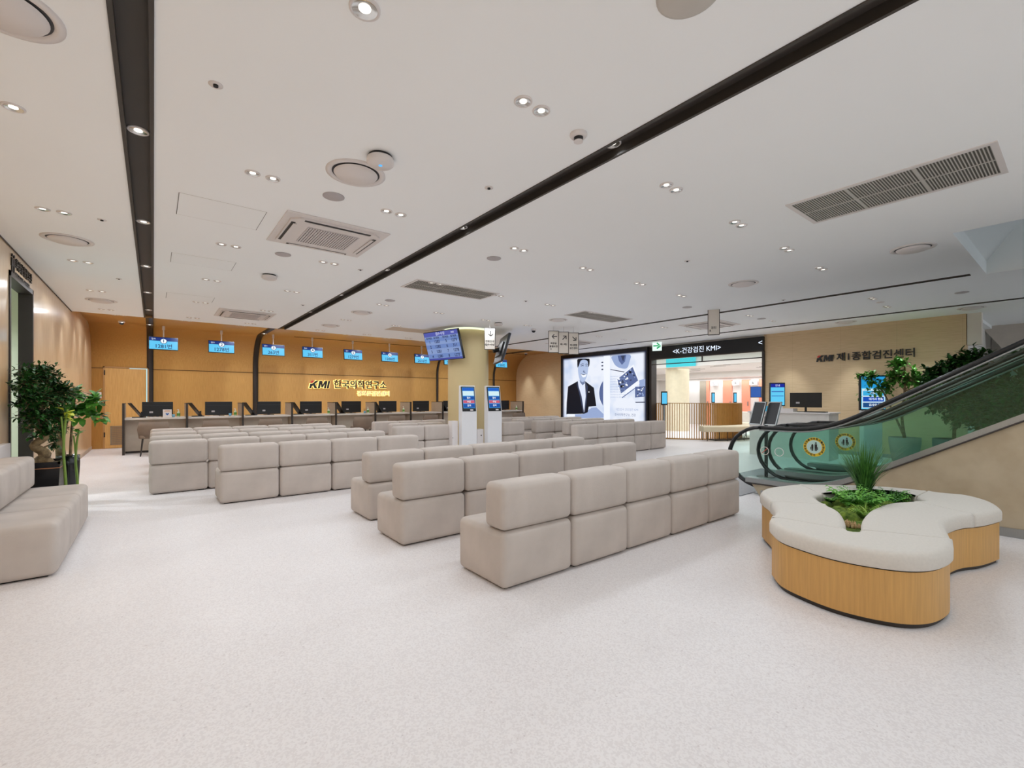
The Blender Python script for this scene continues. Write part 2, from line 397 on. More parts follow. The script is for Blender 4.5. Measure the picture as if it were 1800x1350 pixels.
# hall beyond
struct('wall_hall', MB().box(21.4, 1.5, 0, 21.6, 14.5, 2.9).box(XR+.2, 14.4, 0, 24, 14.5, 2.9), white)
tag(put('bulkhead', MB().box(20.2, 1.8, 2.25, 21.38, 14.3, 2.88), white), 'white dropped bulkhead running above the orange doors', 'bulkhead')
for i, (y0, y1) in enumerate([(8.86, 9.19), (9.59, 9.95), (10.40, 10.83), (11.51, 11.66)]):
    d = struct('door_%d' % (i+2), MB().box(21.33, y0, 0, 21.39, y1, 2.15), orange)
    put('door_handle', MB().box(21.3, y0+.06, .95, 21.33, y0+.09, 1.15), steel, d)
tag(put('doorway_niche', MB().box(21.34, 11.67, 0, 21.39, 12.01, 2.15), mat('niche', (150, 140, 124), .7)), 'dim open doorway left of the leftmost orange door', 'doorway')  # flat slab; the opening's dimness is put into its colour
for i, y in enumerate([9.39, 10.18, 11.22]):
    t = thing('room_sign', ['rightmost', 'middle', 'leftmost'][i]+' small white number sign between the orange doors', 'sign', (21.3, y, 2.0))
    put('plate', MB().box(-.1, -.15, -.1, .02, .15, .1), plastic, t)
    text('lettering', '645'[i], .2, (-.101, 0, 0), FX, inkm, t)
# hall column
tag(put('column', MB().cyl(16.6, 10.3, 0, 2.9, .45, 40), mat('hall_column', (222, 212, 184), .55)), 'round cream column beyond the opening behind the slatted screen', 'column')
tag(put('ceiling_screen', MB().box(15.74, 9.05, 2.5, 15.8, 10.25, 2.86), glow('cyan', (70, 214, 226), 1)), 'bright cyan screen hanging high beyond the opening', 'screen')
struct('ceiling_hall_drop', MB().box(15.85, 1.8, 2.5, 20.2, 14.3, 2.9), white)
for i in range(16):
    x = 16.0+random.random()*4; y = 5.2+random.random()*5.5
    tag(put('linear_slot', MB().box(x, y, 2.494, x+.05, y+.6, 2.5), gap), 'short dark linear slot in the ceiling beyond the opening', 'ceiling slot', 'dark slots in the ceiling beyond the opening')
tag(put('light_panel', MB().box(14.0, 4.2, 2.885, 14.6, 6.6, 2.899), glow('panel', (250, 252, 246), 1.6)), 'bright linear light panel on the ceiling beyond the opening', 'light')

# ================================================================= SEATS
gr_r = 'beige upholstered seat blocks set in rows'
seat0 = thing('seat_module', 'x', 'seat', (0, 0, 0), 0, gr_r)
W = .664; D = .58
put('seat_base', MB().rbox(W-.006, D, .385, .045, (W/2, D/2, .2025), .006), fabric, seat0, weld=True)
put('backrest', MB().rbox(W-.006, .225, .315, .042, (W/2, .1165, .5585), .007), fabric, seat0, weld=True)
put('plinth', MB().box(.05, .05, 0, W-.05, D-.05, .02), voidm, seat0)
put('side_seam', MB().box(.0022, .236, .06, .004, .2385, .345).box(W-.004, .236, .06, W-.0022, .2385, .345), mat('seam_thread', (150, 140, 132), .9), seat0)
first = [True]
def seat(x, y, rz, label, group):
    if first[0]:
        first[0] = False; seat0.location = (x, y, 0); seat0.rotation_euler = (0, 0, rz); seat0['label'] = label; seat0['group'] = group; return seat0
    return dup(seat0, (x, y, 0), rz, label, group)
def row(x0, y, n, rn, group, pitch=.667, skip=()):
    for i in range(n):
        if i in skip: continue
        jy = random.uniform(-.006, .006)
        if n == 1: lb = 'single beige fabric seat block'
        else: lb = ('leftmost' if i == 0 else 'rightmost' if i == n-1 else ORD[i]) + ' beige fabric seat block'+(' from left' if 0 < i < n-1 else '')
        seat(x0+i*pitch, y+jy, random.uniform(-.006, .006), lb+' in the '+rn, group)
row(1.83, 2.42, 5, 'row nearest the camera', 'seat row nearest the camera')
row(1.69, 3.69, 5, 'second row from the camera', 'second seat row from the camera')
row(1.77, 4.68, 5, 'third row from the camera', 'third seat row from the camera')
row(.63, 6.54, 4, 'four-seat row of the left block', 'left block seats')
for k, y in enumerate((7.77, 8.80, 9.85, 10.85)):
    row(-.05, y, 5, ['nearest', 'second nearest', 'third nearest', 'farthest'][k]+' five-seat row, left block', 'left block seats', pitch=.66)
row(3.88, 8.75, 2, 'nearest row just left of the cream column', 'seats around the cream column')
row(6.62, 8.72, 1, 'gap just right of the two kiosks', 'seats around the cream column')
row(4.25, 9.80, 2, 'middle row left of the cream column', 'seats around the cream column')
row(4.25, 10.84, 3, 'farthest row left of the cream column', 'seats around the cream column')
row(7.2, 6.85, 5, 'nearest row of the right block', 'right block seats')
row(7.95, 7.88, 4, 'second row of the right block', 'right block seats')
row(7.75, 8.82, 4, 'third row of the right block', 'right block seats')
row(7.9, 9.85, 4, 'fourth row of the right block', 'right block seats')
row(7.9, 10.85, 4, 'farthest row of the right block', 'right block seats')
for i in range(4):
    y = 4.00+i*.66+.66
    if i == 0: continue
    so_ = seat(-1.205, y, -pi/2, ['', 'nearest', 'middle', 'farthest'][i]+' beige seat block of the wall sofa at left', 'wall sofa at left'); so_.scale = (1, 1.13, 1)
# (rotated -90deg about its corner: back towards the wall)

# ================================================================= PLANTER BENCH
CF, CX0, HY0 = 800., 900., 700.
sT, cT = sin(TH), cos(TH)
def pz(u, v, Z):
    d = CF*(CAMH-Z)/(v-HY0); l = (u-CX0)/CF*d
    return (d*sT+l*cT, d*cT-l*sT)
def spline(pts, n=8, closed=True):
    out = []; k = len(pts)
    rng = range(k) if closed else range(k-1)
    for i in rng:
        if closed: p0, p1, p2, p3 = pts[(i-1) % k], pts[i], pts[(i+1) % k], pts[(i+2) % k]
        else: p0, p1, p2, p3 = pts[max(i-1, 0)], pts[i], pts[i+1], pts[min(i+2, k-1)]
        for j in range(n):
            t = j/n
            out.append(tuple(.5*((2*p1[q])+(-p0[q]+p2[q])*t+(2*p0[q]-5*p1[q]+4*p2[q]-p3[q])*t*t+(-p0[q]+3*p1[q]-3*p2[q]+p3[q])*t**3) for q in range(len(p1))))
    if not closed: out.append(pts[-1])
    return out
ZB = .43
# outline of the seat top seen in the photo, turned into plan coordinates
outpx = [(1336, 866, .42), (1350, 857, .43), (1404, 851, .43), (1460, 852, .43), (1520, 853, .43), (1590, 858, .43), (1650, 865, .43), (1700, 870, .43), (1742, 881, .43), (1761, 897, .41),
         (1758, 915, .345), (1731, 922, .345), (1696, 926, .345), (1676, 932, .345), (1663, 941, .345), (1670, 955, .37), (1677, 972, .36), (1673, 988, .345), (1645, 999, .345), (1598, 1001, .345),
         (1530, 993, .345), (1460, 979, .345), (1400, 961, .345), (1368, 948, .345), (1354, 934, .35), (1352, 920, .39), (1359, 909, .41), (1362, 901, .40), (1352, 894, .36), (1340, 884, .36)]
outl = [pz(*q_) for q_ in outpx]
cxp = sum(a for a, b in outl)/len(outl); cyp = sum(b for a, b in outl)/len(outl)
outl = [(a-cxp, b-cyp) for a, b in outl]
outs = spline(outl, 6)
inpx = [(1436, 874), (1452, 869), (1480, 866), (1530, 862), (1580, 866), (1622, 878), (1600, 881), (1560, 884), (1530, 895), (1514, 912), (1511, 931), (1489, 931), (1487, 915), (1476, 898), (1452, 886)]
inl = [pz(u, v, ZB) for u, v in inpx]; inl = [(a-cxp, b-cyp) for a, b in inl]; ins = spline(inl, 5)
def offset(poly, d):
    n = len(poly); out = []; A = sum(poly[i][0]*poly[(i+1) % n][1]-poly[(i+1) % n][0]*poly[i][1] for i in range(n)); sg = 1 if A > 0 else -1
    for i in range(n):
        a, b = poly[i-1], poly[(i+1) % n]; tx, ty = b[0]-a[0], b[1]-a[1]; L_ = sqrt(tx*tx+ty*ty) or 1
        out.append((poly[i][0]-sg*ty/L_*d, poly[i][1]+sg*tx/L_*d))
    return out
pl = thing('planter_bench', 'three-lobed curved oak bench with pale cushions around a plant pocket', 'bench', (cxp, cyp, 0))
def loft(mb, rings, cap_last=False, smooth=True):
    n = len(rings[0]); base = []
    for r_ in rings: base += r_
    fs = [(k*n+i, k*n+(i+1) % n, (k+1)*n+(i+1) % n, (k+1)*n+i) for k in range(len(rings)-1) for i in range(n)]
    mb.add(base, fs, smooth)
o1 = offset(outs, .018)
b = MB(); loft(b, [[(x, y, .03) for x, y in o1], [(x, y, .322) for x, y in o1]])
put('oak_body', b, oak, pl)
b = MB(); o2 = offset(outs, .035); b.prism(o2, 0, .037); put('dark_plinth', b, dark, pl)
b = MB(); b.prism(o2, .320, .333); put('shadow_gap', b, dark, pl)
# cushion sections between outer and inner outline
def insidepoint(poly, x, y):
    c_ = False; n = len(poly); k = n-1
    for i in range(n):
        if (poly[i][1] > y) != (poly[k][1] > y) and x < (poly[k][0]-poly[i][0])*(y-poly[i][1])/(poly[k][1]-poly[i][1])+poly[i][0]: c_ = not c_
        k = i
    return c_
seampx = [((1348, 881), (1450, 885)), ((1359, 908), (1489, 931)), ((1667, 947), (1511, 931)), ((1733, 908), (1608, 881)), ((1628, 863), (1610, 873)), ((1404, 851), (1448, 870))]
def nearest(poly, p): return min(range(len(poly)), key=lambda i: (poly[i][0]-p[0])**2+(poly[i][1]-p[1])**2)
seams = []
for a, b_ in seampx:
    A = pz(*a, ZB); B = pz(*b_, ZB); A = (A[0]-cxp, A[1]-cyp); B = (B[0]-cxp, B[1]-cyp)
    seams.append((nearest(outs, A), nearest(ins, B)))
def arcpts(poly, i, j, step):
    n = len(poly); r_ = [poly[i]]
    while i != j: i = (i+step) % n; r_.append(poly[i])
    return r_
def areaof(p): return sum(p[i][0]*p[(i+1) % len(p)][1]-p[(i+1) % len(p)][0]*p[i][1] for i in range(len(p)))/2
so = 1 if areaof(outs) > 0 else -1; si = 1 if areaof(ins) > 0 else -1
seams.sort(key=lambda t: t[0]*so)
zt = .445
for k in range(len(seams)):
    (oa, ia), (ob, ib) = seams[k], seams[(k+1) % len(seams)]
    A = arcpts(outs, oa, ob, so); B = arcpts(ins, ia, ib, si)
    if len(B) > len(ins)*.8: B = [ins[ia]]
    B = list(reversed(B)); poly = [(p_, 1) for p_ in A]+[(p_, 1) for p_ in B]
    nA = len(A); pts = []; fl_ = []; n = len(poly)
    for i in range(n):
        a, c_ = poly[i][0], poly[(i+1) % n][0]; d_ = sqrt((a[0]-c_[0])**2+(a[1]-c_[1])**2); m_ = max(1, int(d_/.03))
        sm_ = i in (nA-1, n-1)
        for q in range(m_):
            pts.append((a[0]+(c_[0]-a[0])*q/m_, a[1]+(c_[1]-a[1])*q/m_)); fl_.append(.16 if sm_ else 1)
    fl_ = [min(1, max(.16, (fl_[i-1]+fl_[i]*2+fl_[(i+1) % len(fl_)])/4)) for i in range(len(fl_))]
    mb = MB(); rings = []
    for d_, z in ((.010, .330), (.003, .342), (.002, .395), (.006, .412), (.014, .423), (.026, .4305), (.042, .433)):
        full = offset(pts, 1.0)
        rings.append([(p_[0]+(f_[0]-p_[0])*d_*w_, p_[1]+(f_[1]-p_[1])*d_*w_, z) for p_, f_, w_ in zip(pts, full, fl_)])
    loft(mb, rings)
    mb.add(rings[-1], [tuple(range(len(pts)))], False)
    co = put('cushion', mb, cushion, pl)
# planting pocket
b = MB(); b.prism(offset(ins, -.05), .333, .352); put('moss_bed', b, mossm, pl)
ms = MB()
for i in range(22):
    while True:
        x = random.uniform(min(a for a, b in ins), max(a for a, b in ins)); y = random.uniform(min(b for a, b in ins), max(b for a, b in ins))
        if insidepoint(offset(ins, .04), x, y): break
    r_ = random.uniform(.04, .08); ms.lathe([(r_, .35), (r_*.92, .37), (r_*.6, .35+r_*.6), (0.001, .35+r_*.8)], x, y, 10)
tag(put('moss_mounds', ms, mossm, None, loc=(cxp, cyp, 0)), 'rounded green moss cushions in the curved bench pocket', 'moss', kind='stuff')
gx, gy = pz(1500, 925, .36)
g = MB()
for i in range(90):
    a = random.uniform(0, 6.28); r_ = random.uniform(0, .055); x = gx+r_*cos(a); y = gy+.02+r_*sin(a)*1.2; q = random.uniform(.006, .011)
    g.lathe([(.001, .352), (q, .352+q), (.001, .352+2*q+random.uniform(0, .03))], x, y, 6)
tag(put('gravel', g, gravel), 'tan gravel in the near tip of the bench pocket', 'gravel', kind='stuff')

# ---------------------------------------------------------------- plants
def leaf(mb, p, d, L_, w_, up=Vector((0, 0, 1)), droop=.3):
    d = Vector(d).normalized(); sd = d.cross(up)
    if sd.length < .05: sd = Vector((1, 0, 0))
    sd.normalize(); nrm = sd.cross(d).normalized(); p = Vector(p)
    m1 = p+d*L_*.4+nrm*L_*.06; m2 = p+d*L_*.75-nrm*L_*droop*.2; t = p+d*L_-nrm*L_*droop*.6
    mb.add([p, m1-sd*w_*.5-nrm*w_*-.12, m1, m1+sd*w_*.5+nrm*w_*.12, m2-sd*w_*.38, m2, m2+sd*w_*.38, t],
        [(0, 2, 1), (0, 3, 2), (1, 2, 5, 4), (2, 3, 6, 5), (4, 5, 7), (5, 6, 7)], True)
def rnd_dir(zmin=-1, zmax=1):
    while True:
        v = Vector((random.uniform(-1, 1), random.uniform(-1, 1), random.uniform(zmin, zmax)))
        if .1 < v.length < 1: return v.normalized()
def grass(label, x, y, z, h, n, spread, name='ornamental_grass', m=None, wdt=.006):
    t = thing(name, label, 'plant', (x, y, z)); g = MB()
    for i in range(n):
        a = random.uniform(0, 2*pi); r0 = random.uniform(0, .045); lean = random.uniform(.02, spread); hh = h*random.uniform(.55, 1)
        b0 = Vector((r0*cos(a), r0*sin(a), 0)); d_ = Vector((cos(a+random.uniform(-.5, .5)), sin(a), 0)); sd = Vector((-d_.y, d_.x, 0)).normalized()*wdt
        pts = [b0+d_*lean*hh*(q/4)**1.7+Vector((0, 0, hh*q/4*(1-.12*lean*(q/4)))) for q in range(5)]
        vs = []
        for q, pt in enumerate(pts):
            ww = (1-q/4.3); vs += [pt-sd*ww, pt+sd*ww]
        g.add(vs, [(2*q, 2*q+1, 2*q+3, 2*q+2) for q in range(4)], True)
    put('blades', g, m or grassm, t); return t
def fern(label, x, y, z, R, n, m, name='fern', hgt=1.0):
    t = thing(name, label, 'plant', (x, y, z)); g = MB()
    for i in range(n):
        a = 2*pi*i/n+random.uniform(-.3, .3); L_ = R*random.uniform(.7, 1.1); el = random.uniform(.5, 1.35)*hgt
        d_ = Vector((cos(a), sin(a), 0)); pts = []
        for q in range(9):
            s_ = q/8; pts.append(d_*L_*s_*cos(el*(1-.3*s_))+Vector((0, 0, L_*sin(el)*s_*(1.22-.36*s_))))
        g.tube(pts, .002, 4)
        sd = Vector((-d_.y, d_.x, 0))
        for q in range(1, 9):
            ln = L_*.34*(1-abs(q/8-.4))*1.0
            for sg in (-1, 1): leaf(g, pts[q], sd*sg+d_*.5+Vector((0, 0, .15)), ln, ln*.42)
        leaf(g, pts[-1], d_+Vector((0, 0, -.2)), L_*.12, L_*.05)
    put('fronds', g, m, t); return t
gx2, gy2 = pz(1519, 874, .36)
grass('tall spiky grass at the centre of the curved bench', gx2, gy2, .345, .58, 420, .62)
fx, fy = pz(1506, 893, .37); fern('bright fern in front of the tall grass', fx, fy, .345, .24, 46, leafl2, hgt=1.12)
fx, fy = pz(1520, 906, .37); fern('small light fern at the front of the bench pocket', fx, fy, .345, .13, 20, leafl)
fx, fy = pz(1462, 880, .37); fern('low fern at the left end of the bench pocket', fx, fy, .345, .13, 22, leafl2, hgt=.8)
fx, fy = pz(1566, 884, .37); fern('darker fern right of the tall grass', fx, fy, .345, .17, 26, leafm, hgt=1.1)
fx, fy = pz(1582, 884, .37); grass('low arching spider plant at the right of the bench pocket', fx, fy, .345, .14, 36, 1.4, 'spider_plant', leafm, .007)

def tree(name, label, loc, crown, nleaf, lsize, m, trunk, pot=None, stems=1, lw_=.45, clusters=None):
    """crown = list of (x,y,z,r) leaf blobs in local coordinates"""
    t = thing(name, label, 'plant', loc)
    tb = MB()
    for pth, r_ in trunk: tb.tube(spline(pth, 5, False), [r_[0]+(r_[1]-r_[0])*i/(5*(len(pth)-1)) for i in range(5*(len(pth)-1)+1)], 9)
    lf = MB(); top = Vector(trunk[0][0][-1])
    for (x, y, z, r_) in crown:
        c_ = Vector((x, y, z)); src = min((Vector(q) for pth, _ in trunk for q in pth[1:]), key=lambda v: (v-c_).length)
        tb.tube([src, src.lerp(c_, .6)+Vector((0, 0, .02)), c_], [.012, .008, .004], 6)
        k = int(nleaf*r_*r_*r_/sum(q[3]**3 for q in crown))+6
        ntw = max(4, k//7)
        for q in range(ntw):
            d_ = rnd_dir(-.6, 1); tip = c_+d_*r_*random.uniform(.5, 1.0)
            tb.tube([c_, c_.lerp(tip, .5)+Vector((0, 0, .02)), tip], .003, 4)
            for z_ in range(7):
                base = c_.lerp(tip, .35+.65*z_/6); dd = (d_*.7+rnd_dir(-.4, .8)).normalized()
                leaf(lf, base, dd, lsize*random.uniform(.7, 1.15), lsize*lw_)
    put('trunk', tb, barkm, t)
    if name == 'bonsai_ficus': lf.v = [(max(-.24, v[0]), v[1], v[2]) if v[1] < .08 else v for v in lf.v]
    put('foliage', lf, m, t)
    return t
def square_pot(label, x, y, s_, h_, name='square_planter'):
    t = thing(name, label, 'pot', (x, y, 0))
    b = MB(); hs = s_/2
    b.add([(-hs+.03, -hs+.03, 0), (hs-.03, -hs+.03, 0), (hs-.03, hs-.03, 0), (-hs+.03, hs-.03, 0), (-hs, -hs, h_), (hs, -hs, h_), (hs, hs, h_), (-hs, hs, h_)],
          [(0, 3, 2, 1), (0, 1, 5, 4), (1, 2, 6, 5), (2, 3, 7, 6), (3, 0, 4, 7)])
    b.box(-hs, -hs, h_-.015, -hs+.02, hs, h_+.01).box(hs-.02, -hs, h_-.015, hs, hs, h_+.01).box(-hs, -hs, h_-.015, hs, -hs+.02, h_+.01).box(-hs, hs-.02, h_-.015, hs, hs, h_+.01)
    put('body', b, potm, t)
    put('soil', MB().box(-hs+.02, -hs+.02, h_-.05, hs-.02, hs-.02, h_-.02), barkm, t)
    put('copper_line', MB().box(-hs-.001, -hs-.001, h_-.06, hs+.001, hs+.001, h_-.052), copper, t)
    return t
def round_pot(label, x, y, r_, h_, m, name='round_planter', r0=None):
    t = thing(name, label, 'pot', (x, y, 0)); r0 = r0 or r_*.8
    put('body', MB().lathe([(0.001, 0), (r0, 0), (r_, h_*.8), (r_, h_), (r_-.02, h_), (r_-.025, h_-.05)], 0, 0, 32), m, t)
    put('soil', MB().cyl(0, 0, h_-.06, h_-.04, r_-.022, 24), barkm, t)
    return t
square_pot('black square planter with copper line beside the wall sofa', -1.0, 7.14, .40, .60)
tree('bonsai_ficus', 'dense dark green ficus tree in the square black planter', (-.98, 7.16, .58),
     [(-.08, -.16, .86, .16), (-.06, .02, .98, .17), (.03, .18, .96, .17), (-.05, -.08, .70, .18), (.04, .10, .72, .20), (.13, .24, .78, .17), (-.04, -.02, .52, .17), (.08, .16, .52, .17), (.02, .02, .36, .14), (.12, .20, .34, .11), (.12, .12, .20, .09), (-.08, -.2, .40, .08)],
     4200, .058, leafd, [([(-.04, 0, 0), (.04, 0, .10), (-.05, 0, .2), (.04, 0, .30), (-.02, 0, .42), (.02, 0, .7)], (.055, .022)), ([(.08, 0, 0), (.02, 0, .08), (0, 0, .16)], (.04, .03))], lw_=.5)
round_pot('round black planter behind the square planter', -.83, 7.80, .11, .60, potm)
t = tree('money_tree', 'broad leaved plant with thick green stem in round black planter', (-.83, 7.80, .56),
     [(.06, -.05, .66, .12), (.14, -.05, .52, .12), (.18, -.12, .62, .12), (.08, -.08, .78, .09), (-.02, 0, .56, .12), (.26, -.16, .50, .10), (.26, -.14, .68, .10)],
     150, .14, leafm, [([(-.06, 0, 0), (-.07, 0, .2), (-.04, 0, .4), (.0, 0, .6)], (.05, .03)), ([(.02, 0, 0), (.03, 0, .3), (.05, 0, .6)], (.016, .01))], lw_=.55)
for nm, lb_, x, y, h_, curls in (('lucky_bamboo', 'pale green curled stem with yellow leaf in front of planters', -.765, 6.98, 1.18, 8), ('lucky_bamboo', 'shorter pale green stem with folded leaf right of the planters', -.72, 7.5, .92, 5)):
    t = thing(nm, lb_, 'plant', (x, y, 0)); s_ = MB()
    s_.tube(spline([(0, 0, 0), (.004, 0, h_*.3), (-.012, 0, h_*.6), (0, 0, h_*.85), (.02, 0, h_)], 6, False), [.015-.006*i/24 for i in range(25)], 8)
    s_.tube(spline([(.012, .01, 0), (-.005, .02, h_*.4), (-.02, 0, h_*.8), (-.03, 0, h_*.93)], 6, False), [.008]*19, 8)
    put('stem', s_, mat('stem_green', (112, 140, 56), .5, var=.2), t); lf = MB()
    for q in range(curls): leaf(lf, (.02*random.uniform(-1, 1), 0, h_-.02-.015*q), rnd_dir(-.2, .9), .10, .06)
    put('leaf', lf, mat('leaf_yellow', (188, 196, 60), .5, var=.2) if h_ > 1 else leafm, t)

# right-hand plants behind the escalators
round_pot('pale round planter against the sign wall behind the escalators', 12.1, 2.35, .26, .50, mat('pot_stone', (168, 160, 150), .7), r0=.2)
tree('schefflera', 'tall airy tree with glossy leaves beside the blue kiosk', (12.1, 2.35, .45),
     [(-.05, .1, 1.5, .22), (-.1, .55, 1.25, .24), (-.05, .35, 1.05, .22), (-.05, -.15, 1.2, .26), (0, -.4, 1.15, .2), (0, .15, 1.25, .22), (-.1, .6, .95, .15), (0, -.1, .8, .15), (0, -.6, 1.05, .15)],
     1500, .115, leafm, [([(0, 0, 0), (.03, .05, .5), (0, 0, 1.0), (0, 0, 1.5)], (.03, .015)), ([(0, .02, .1), (.0, .2, .6), (-.05, .35, 1.0), (-.1, .5, 1.2)], (.022, .01))])
round_pot('dark round planter behind escalators under the dark tree', 11.6, 1.55, .3, .55, mat('pot_blue_grey', (70, 88, 92), .5))
tree('rubber_tree', 'dense dark bushy tree rising behind the escalator rails', (11.6, 1.55, .5),
     [(0, 0, 1.35, .3), (-.1, .25, 1.2, .28), (0, -.25, 1.45, .3), (.1, .0, .9, .4), (-.1, -.35, .95, .35), (0, .3, .8, .3), (0, -.1, .5, .35)],
     3600, .13, leafd, [([(0, 0, 0), (.02, 0, .5), (0, 0, 1.3)], (.03, .015))])
pb = thing('planter_box', 'long dark planter box behind the escalators at right', 'planter', (11.2, .55, 0))
put('body', MB().box(-.35, -.9, 0, .35, .75, .45), mat('pb', (72, 78, 74), .5), pb, bevel=.01)
put('soil', MB().box(-.32, -.87, .43, .32, .72, .46), barkm, pb)
tree('leafy_shrub', 'dark green leafy shrub seen through the right escalator glass', (11.2, .85, .45),
     [(0, 0, .9, .35), (0, .3, .65, .35), (0, -.3, 1.0, .3), (.1, .1, .4, .4), (-.1, -.3, .5, .35), (0, -.15, 1.45, .22), (0, -.35, 1.5, .2)],
     6500, .15, leafd, [([(0, 0, 0), (.02, 0, .5), (0, 0, 1.4)], (.03, .015))])
def flowers(name, label, loc, crown, n, m, sz):
    t = thing(name, label, 'plant', loc); lf = MB(); st = MB(); gl_ = MB()
    for (x, y, z, r_) in crown:
        for q in range(n):
            c_ = Vector((x, y, z))+rnd_dir()*r_*random.uniform(.3, 1)
            st.tube([(x*.3, y*.3, 0), c_*.6, c_], .003, 4)
            for a in range(5): leaf(lf, c_, Vector((cos(a*1.257), sin(a*1.257), .5)), sz, sz*.6)
            for a in range(3): leaf(gl_, c_*.9, rnd_dir(), sz*1.8, sz*.7)
    put('petals', lf, m, t); put('stems', st, leafm, t); put('foliage', gl_, leafm, t); return t
flowers('pink_flowers', 'pink blossom spray at the right behind escalator glass', (11.1, .45, .45), [(0, 0, 1.1, .22), (0, .1, .85, .2), (0, -.2, 1.3, .2), (0, .05, 1.4, .14)], 26, pink, .05)
flowers('yellow_flowers', 'yellow and orange blossom below the pink spray behind glass', (10.9, .28, .45), [(0, 0, .5, .22), (0, .1, .75, .18), (0, -.2, .6, .25)], 26, yellow, .05)

# ================================================================= ESCALATORS
def zs(y, base, y0=1.98, sl=.577, r=.35):
    # flat for y>y0, rising towards -Y, smooth blend
    t = y0-y
    if t <= -r: return base
    if t >= r: return base+t*sl
    return base+sl*(t+r)**2/(4*r)
YT = -3.0
def escalator(x0, x1, label):
    t = thing('escalator', label, 'escalator', (x0, 0, 0)); w_ = x1-x0
    ys = [2.75-i*.12 for i in range(int((2.75-YT)/.12)+1)]
    for xx in (0, w_):
        path = []
        yc, rc, zc_ = 2.72, .40, .51
        path += [(xx, 2.2, .13), (xx, 2.45, .11)]
        for i in range(15):
            a = -pi/2+pi*i/14; path.append((xx, yc+rc*cos(a)*1.08, zc_+rc*sin(a)))
        path += [(xx, y, zs(y, .91)) for y in ys]
        put('handrail', MB().tube(path, .024, 10, flat=1.7), rubber, t)
        # glass
        pol = [(y, zs(y, .89)) for y in ys]; pol2 = [(y, zs(y, .2)) for y in reversed(ys)]
        arc = [(yc+(rc-.03)*cos(a)*1.08, zc_+(rc-.03)*sin(a)) for a in [-pi/2+.55+(pi-.55)*i/12 for i in range(13)]]
        poly = arc+pol+pol2
        put('glass_panel', MB().prism(poly, xx-.005, xx+.005, 'x'), glass_t, t)
        pm_ = MB()
        pm_.tube([(xx, y, zs(y, .875)) for y in ys], .012, 6); put('rail_guide', pm_, steel, t)
        # deck and skirt
        sg = -1 if xx == 0 else 1
        xo, xi = xx+sg*.12, xx-sg*.06
        pd = [(y, zs(y, .235)) for y in [2.88]+ys]; pd2 = [(y, zs(y, .175)) for y in reversed([2.88]+ys)]
        put('deck', MB().prism(pd+pd2, xo, xi, 'x'), steel, t)
        pk = [(y, zs(y, .176)) for y in [2.82]+ys]+[(YT, 0), (2.70, 0)]
        if xx == 0: put('side_cladding', MB().prism(pk, xx-.10, xx-.06, 'x'), clad, t)
        else: put('inner_skirt', MB().prism(pk, xx+.06, xx+.10, 'x'), steel, t)
        put('edge_line', MB().tube([(xo+sg*.003, y, zs(y, .165)) for y in [2.85]+ys], .008, 6), dark, t)
    # steps
    for i in range(16):
        y = 2.2-i*.38; z0 = zs(y-.2, .0, 1.7); z0 = max(.0, z0)
        put('step', MB().box(.08, y-.38, max(0, z0-.2), w_-.08, y, z0+.01+.0001*i), matg, t)
    put('comb_plate', MB().box(.06, 2.2, 0, w_-.06, 2.85, .012), steel, t)
    return t
e1 = escalator(6.40, 7.30, 'nearer glass-sided escalator beside the curved bench, rising to the right')
e2 = escalator(7.66, 8.52, 'farther glass-sided escalator behind the nearer one, rising to the right')
put('base_strip', MB().box(-.108, YT, 0, -.10, 2.69, .085), steel, e1)
tag(put('landing_plate', MB().box(6.12, 2.87, 0, 8.8, 3.75, .008), matg), 'grey metal landing plate at the foot of the escalators', 'floor plate')
# warning stickers
def sticker(x, y, z, r, label, dim=False):
    t = thing('warning_sticker', label, 'sticker', (x, y, z))
    def disc(r_, off, m, n_): put(n_, MB().prism([(r_*cos(2*pi*i/40), r_*sin(2*pi*i/40)) for i in range(40)], -off-.0006, -off, 'x'), m, t)
    disc(r, .006, mat('sticker_yellow', (226, 190, 40), .5, var=.02), 'disc'); disc(r*.70, .008, mat('sticker_teal', (176, 204, 196), .5, var=.02), 'centre')
    w_ = '손잡이를꼭잡으세요·어린이는보호자와함께·'
    for i in range(20):
        a = pi/2-2*pi*i/20; text('lettering', w_[i], r*.24, (-.0095, -r*.85*cos(a), r*.85*sin(a)), (pi/2, 0, -pi/2), inkm, t, ex=.0003, bold=.001)
    m_ = MB()
    for (cy_, s_) in ((r*.16, .62), (-r*.16, 1.0)):
        R_ = r*.085*s_**.5
        m_.prism([(cy_+R_*cos(q*.524), r*.42*s_**.8-.02*(1-s_)+R_*sin(q*.524)) for q in range(12)], -.010, -.009, 'x')
        hh = r*.30*s_**.8; ww = r*.11*s_**.4
        m_.prism([(cy_-ww, -r*.05), (cy_-ww, hh), (cy_+ww, hh), (cy_+ww, -r*.05), (cy_+ww*.8, -r*.42), (cy_+ww*.15, -r*.42), (cy_, -r*.1), (cy_-ww*.15, -r*.42), (cy_-ww*.8, -r*.42)], -.010, -.009, 'x')
    m_.box(-.0095, r*.35, .0, -.009, r*.28, -r*.3).box(-.0095, -r*.35, .0, -.009, -r*.28, -r*.3)
    put('figures', m_, inkm, t); return t
sticker(6.395, 2.10, .70, .118, 'round yellow warning sticker on the near escalator glass')
sticker(7.295, 2.03, .715, .115, 'round yellow warning sticker on the second glass panel, behind grass')
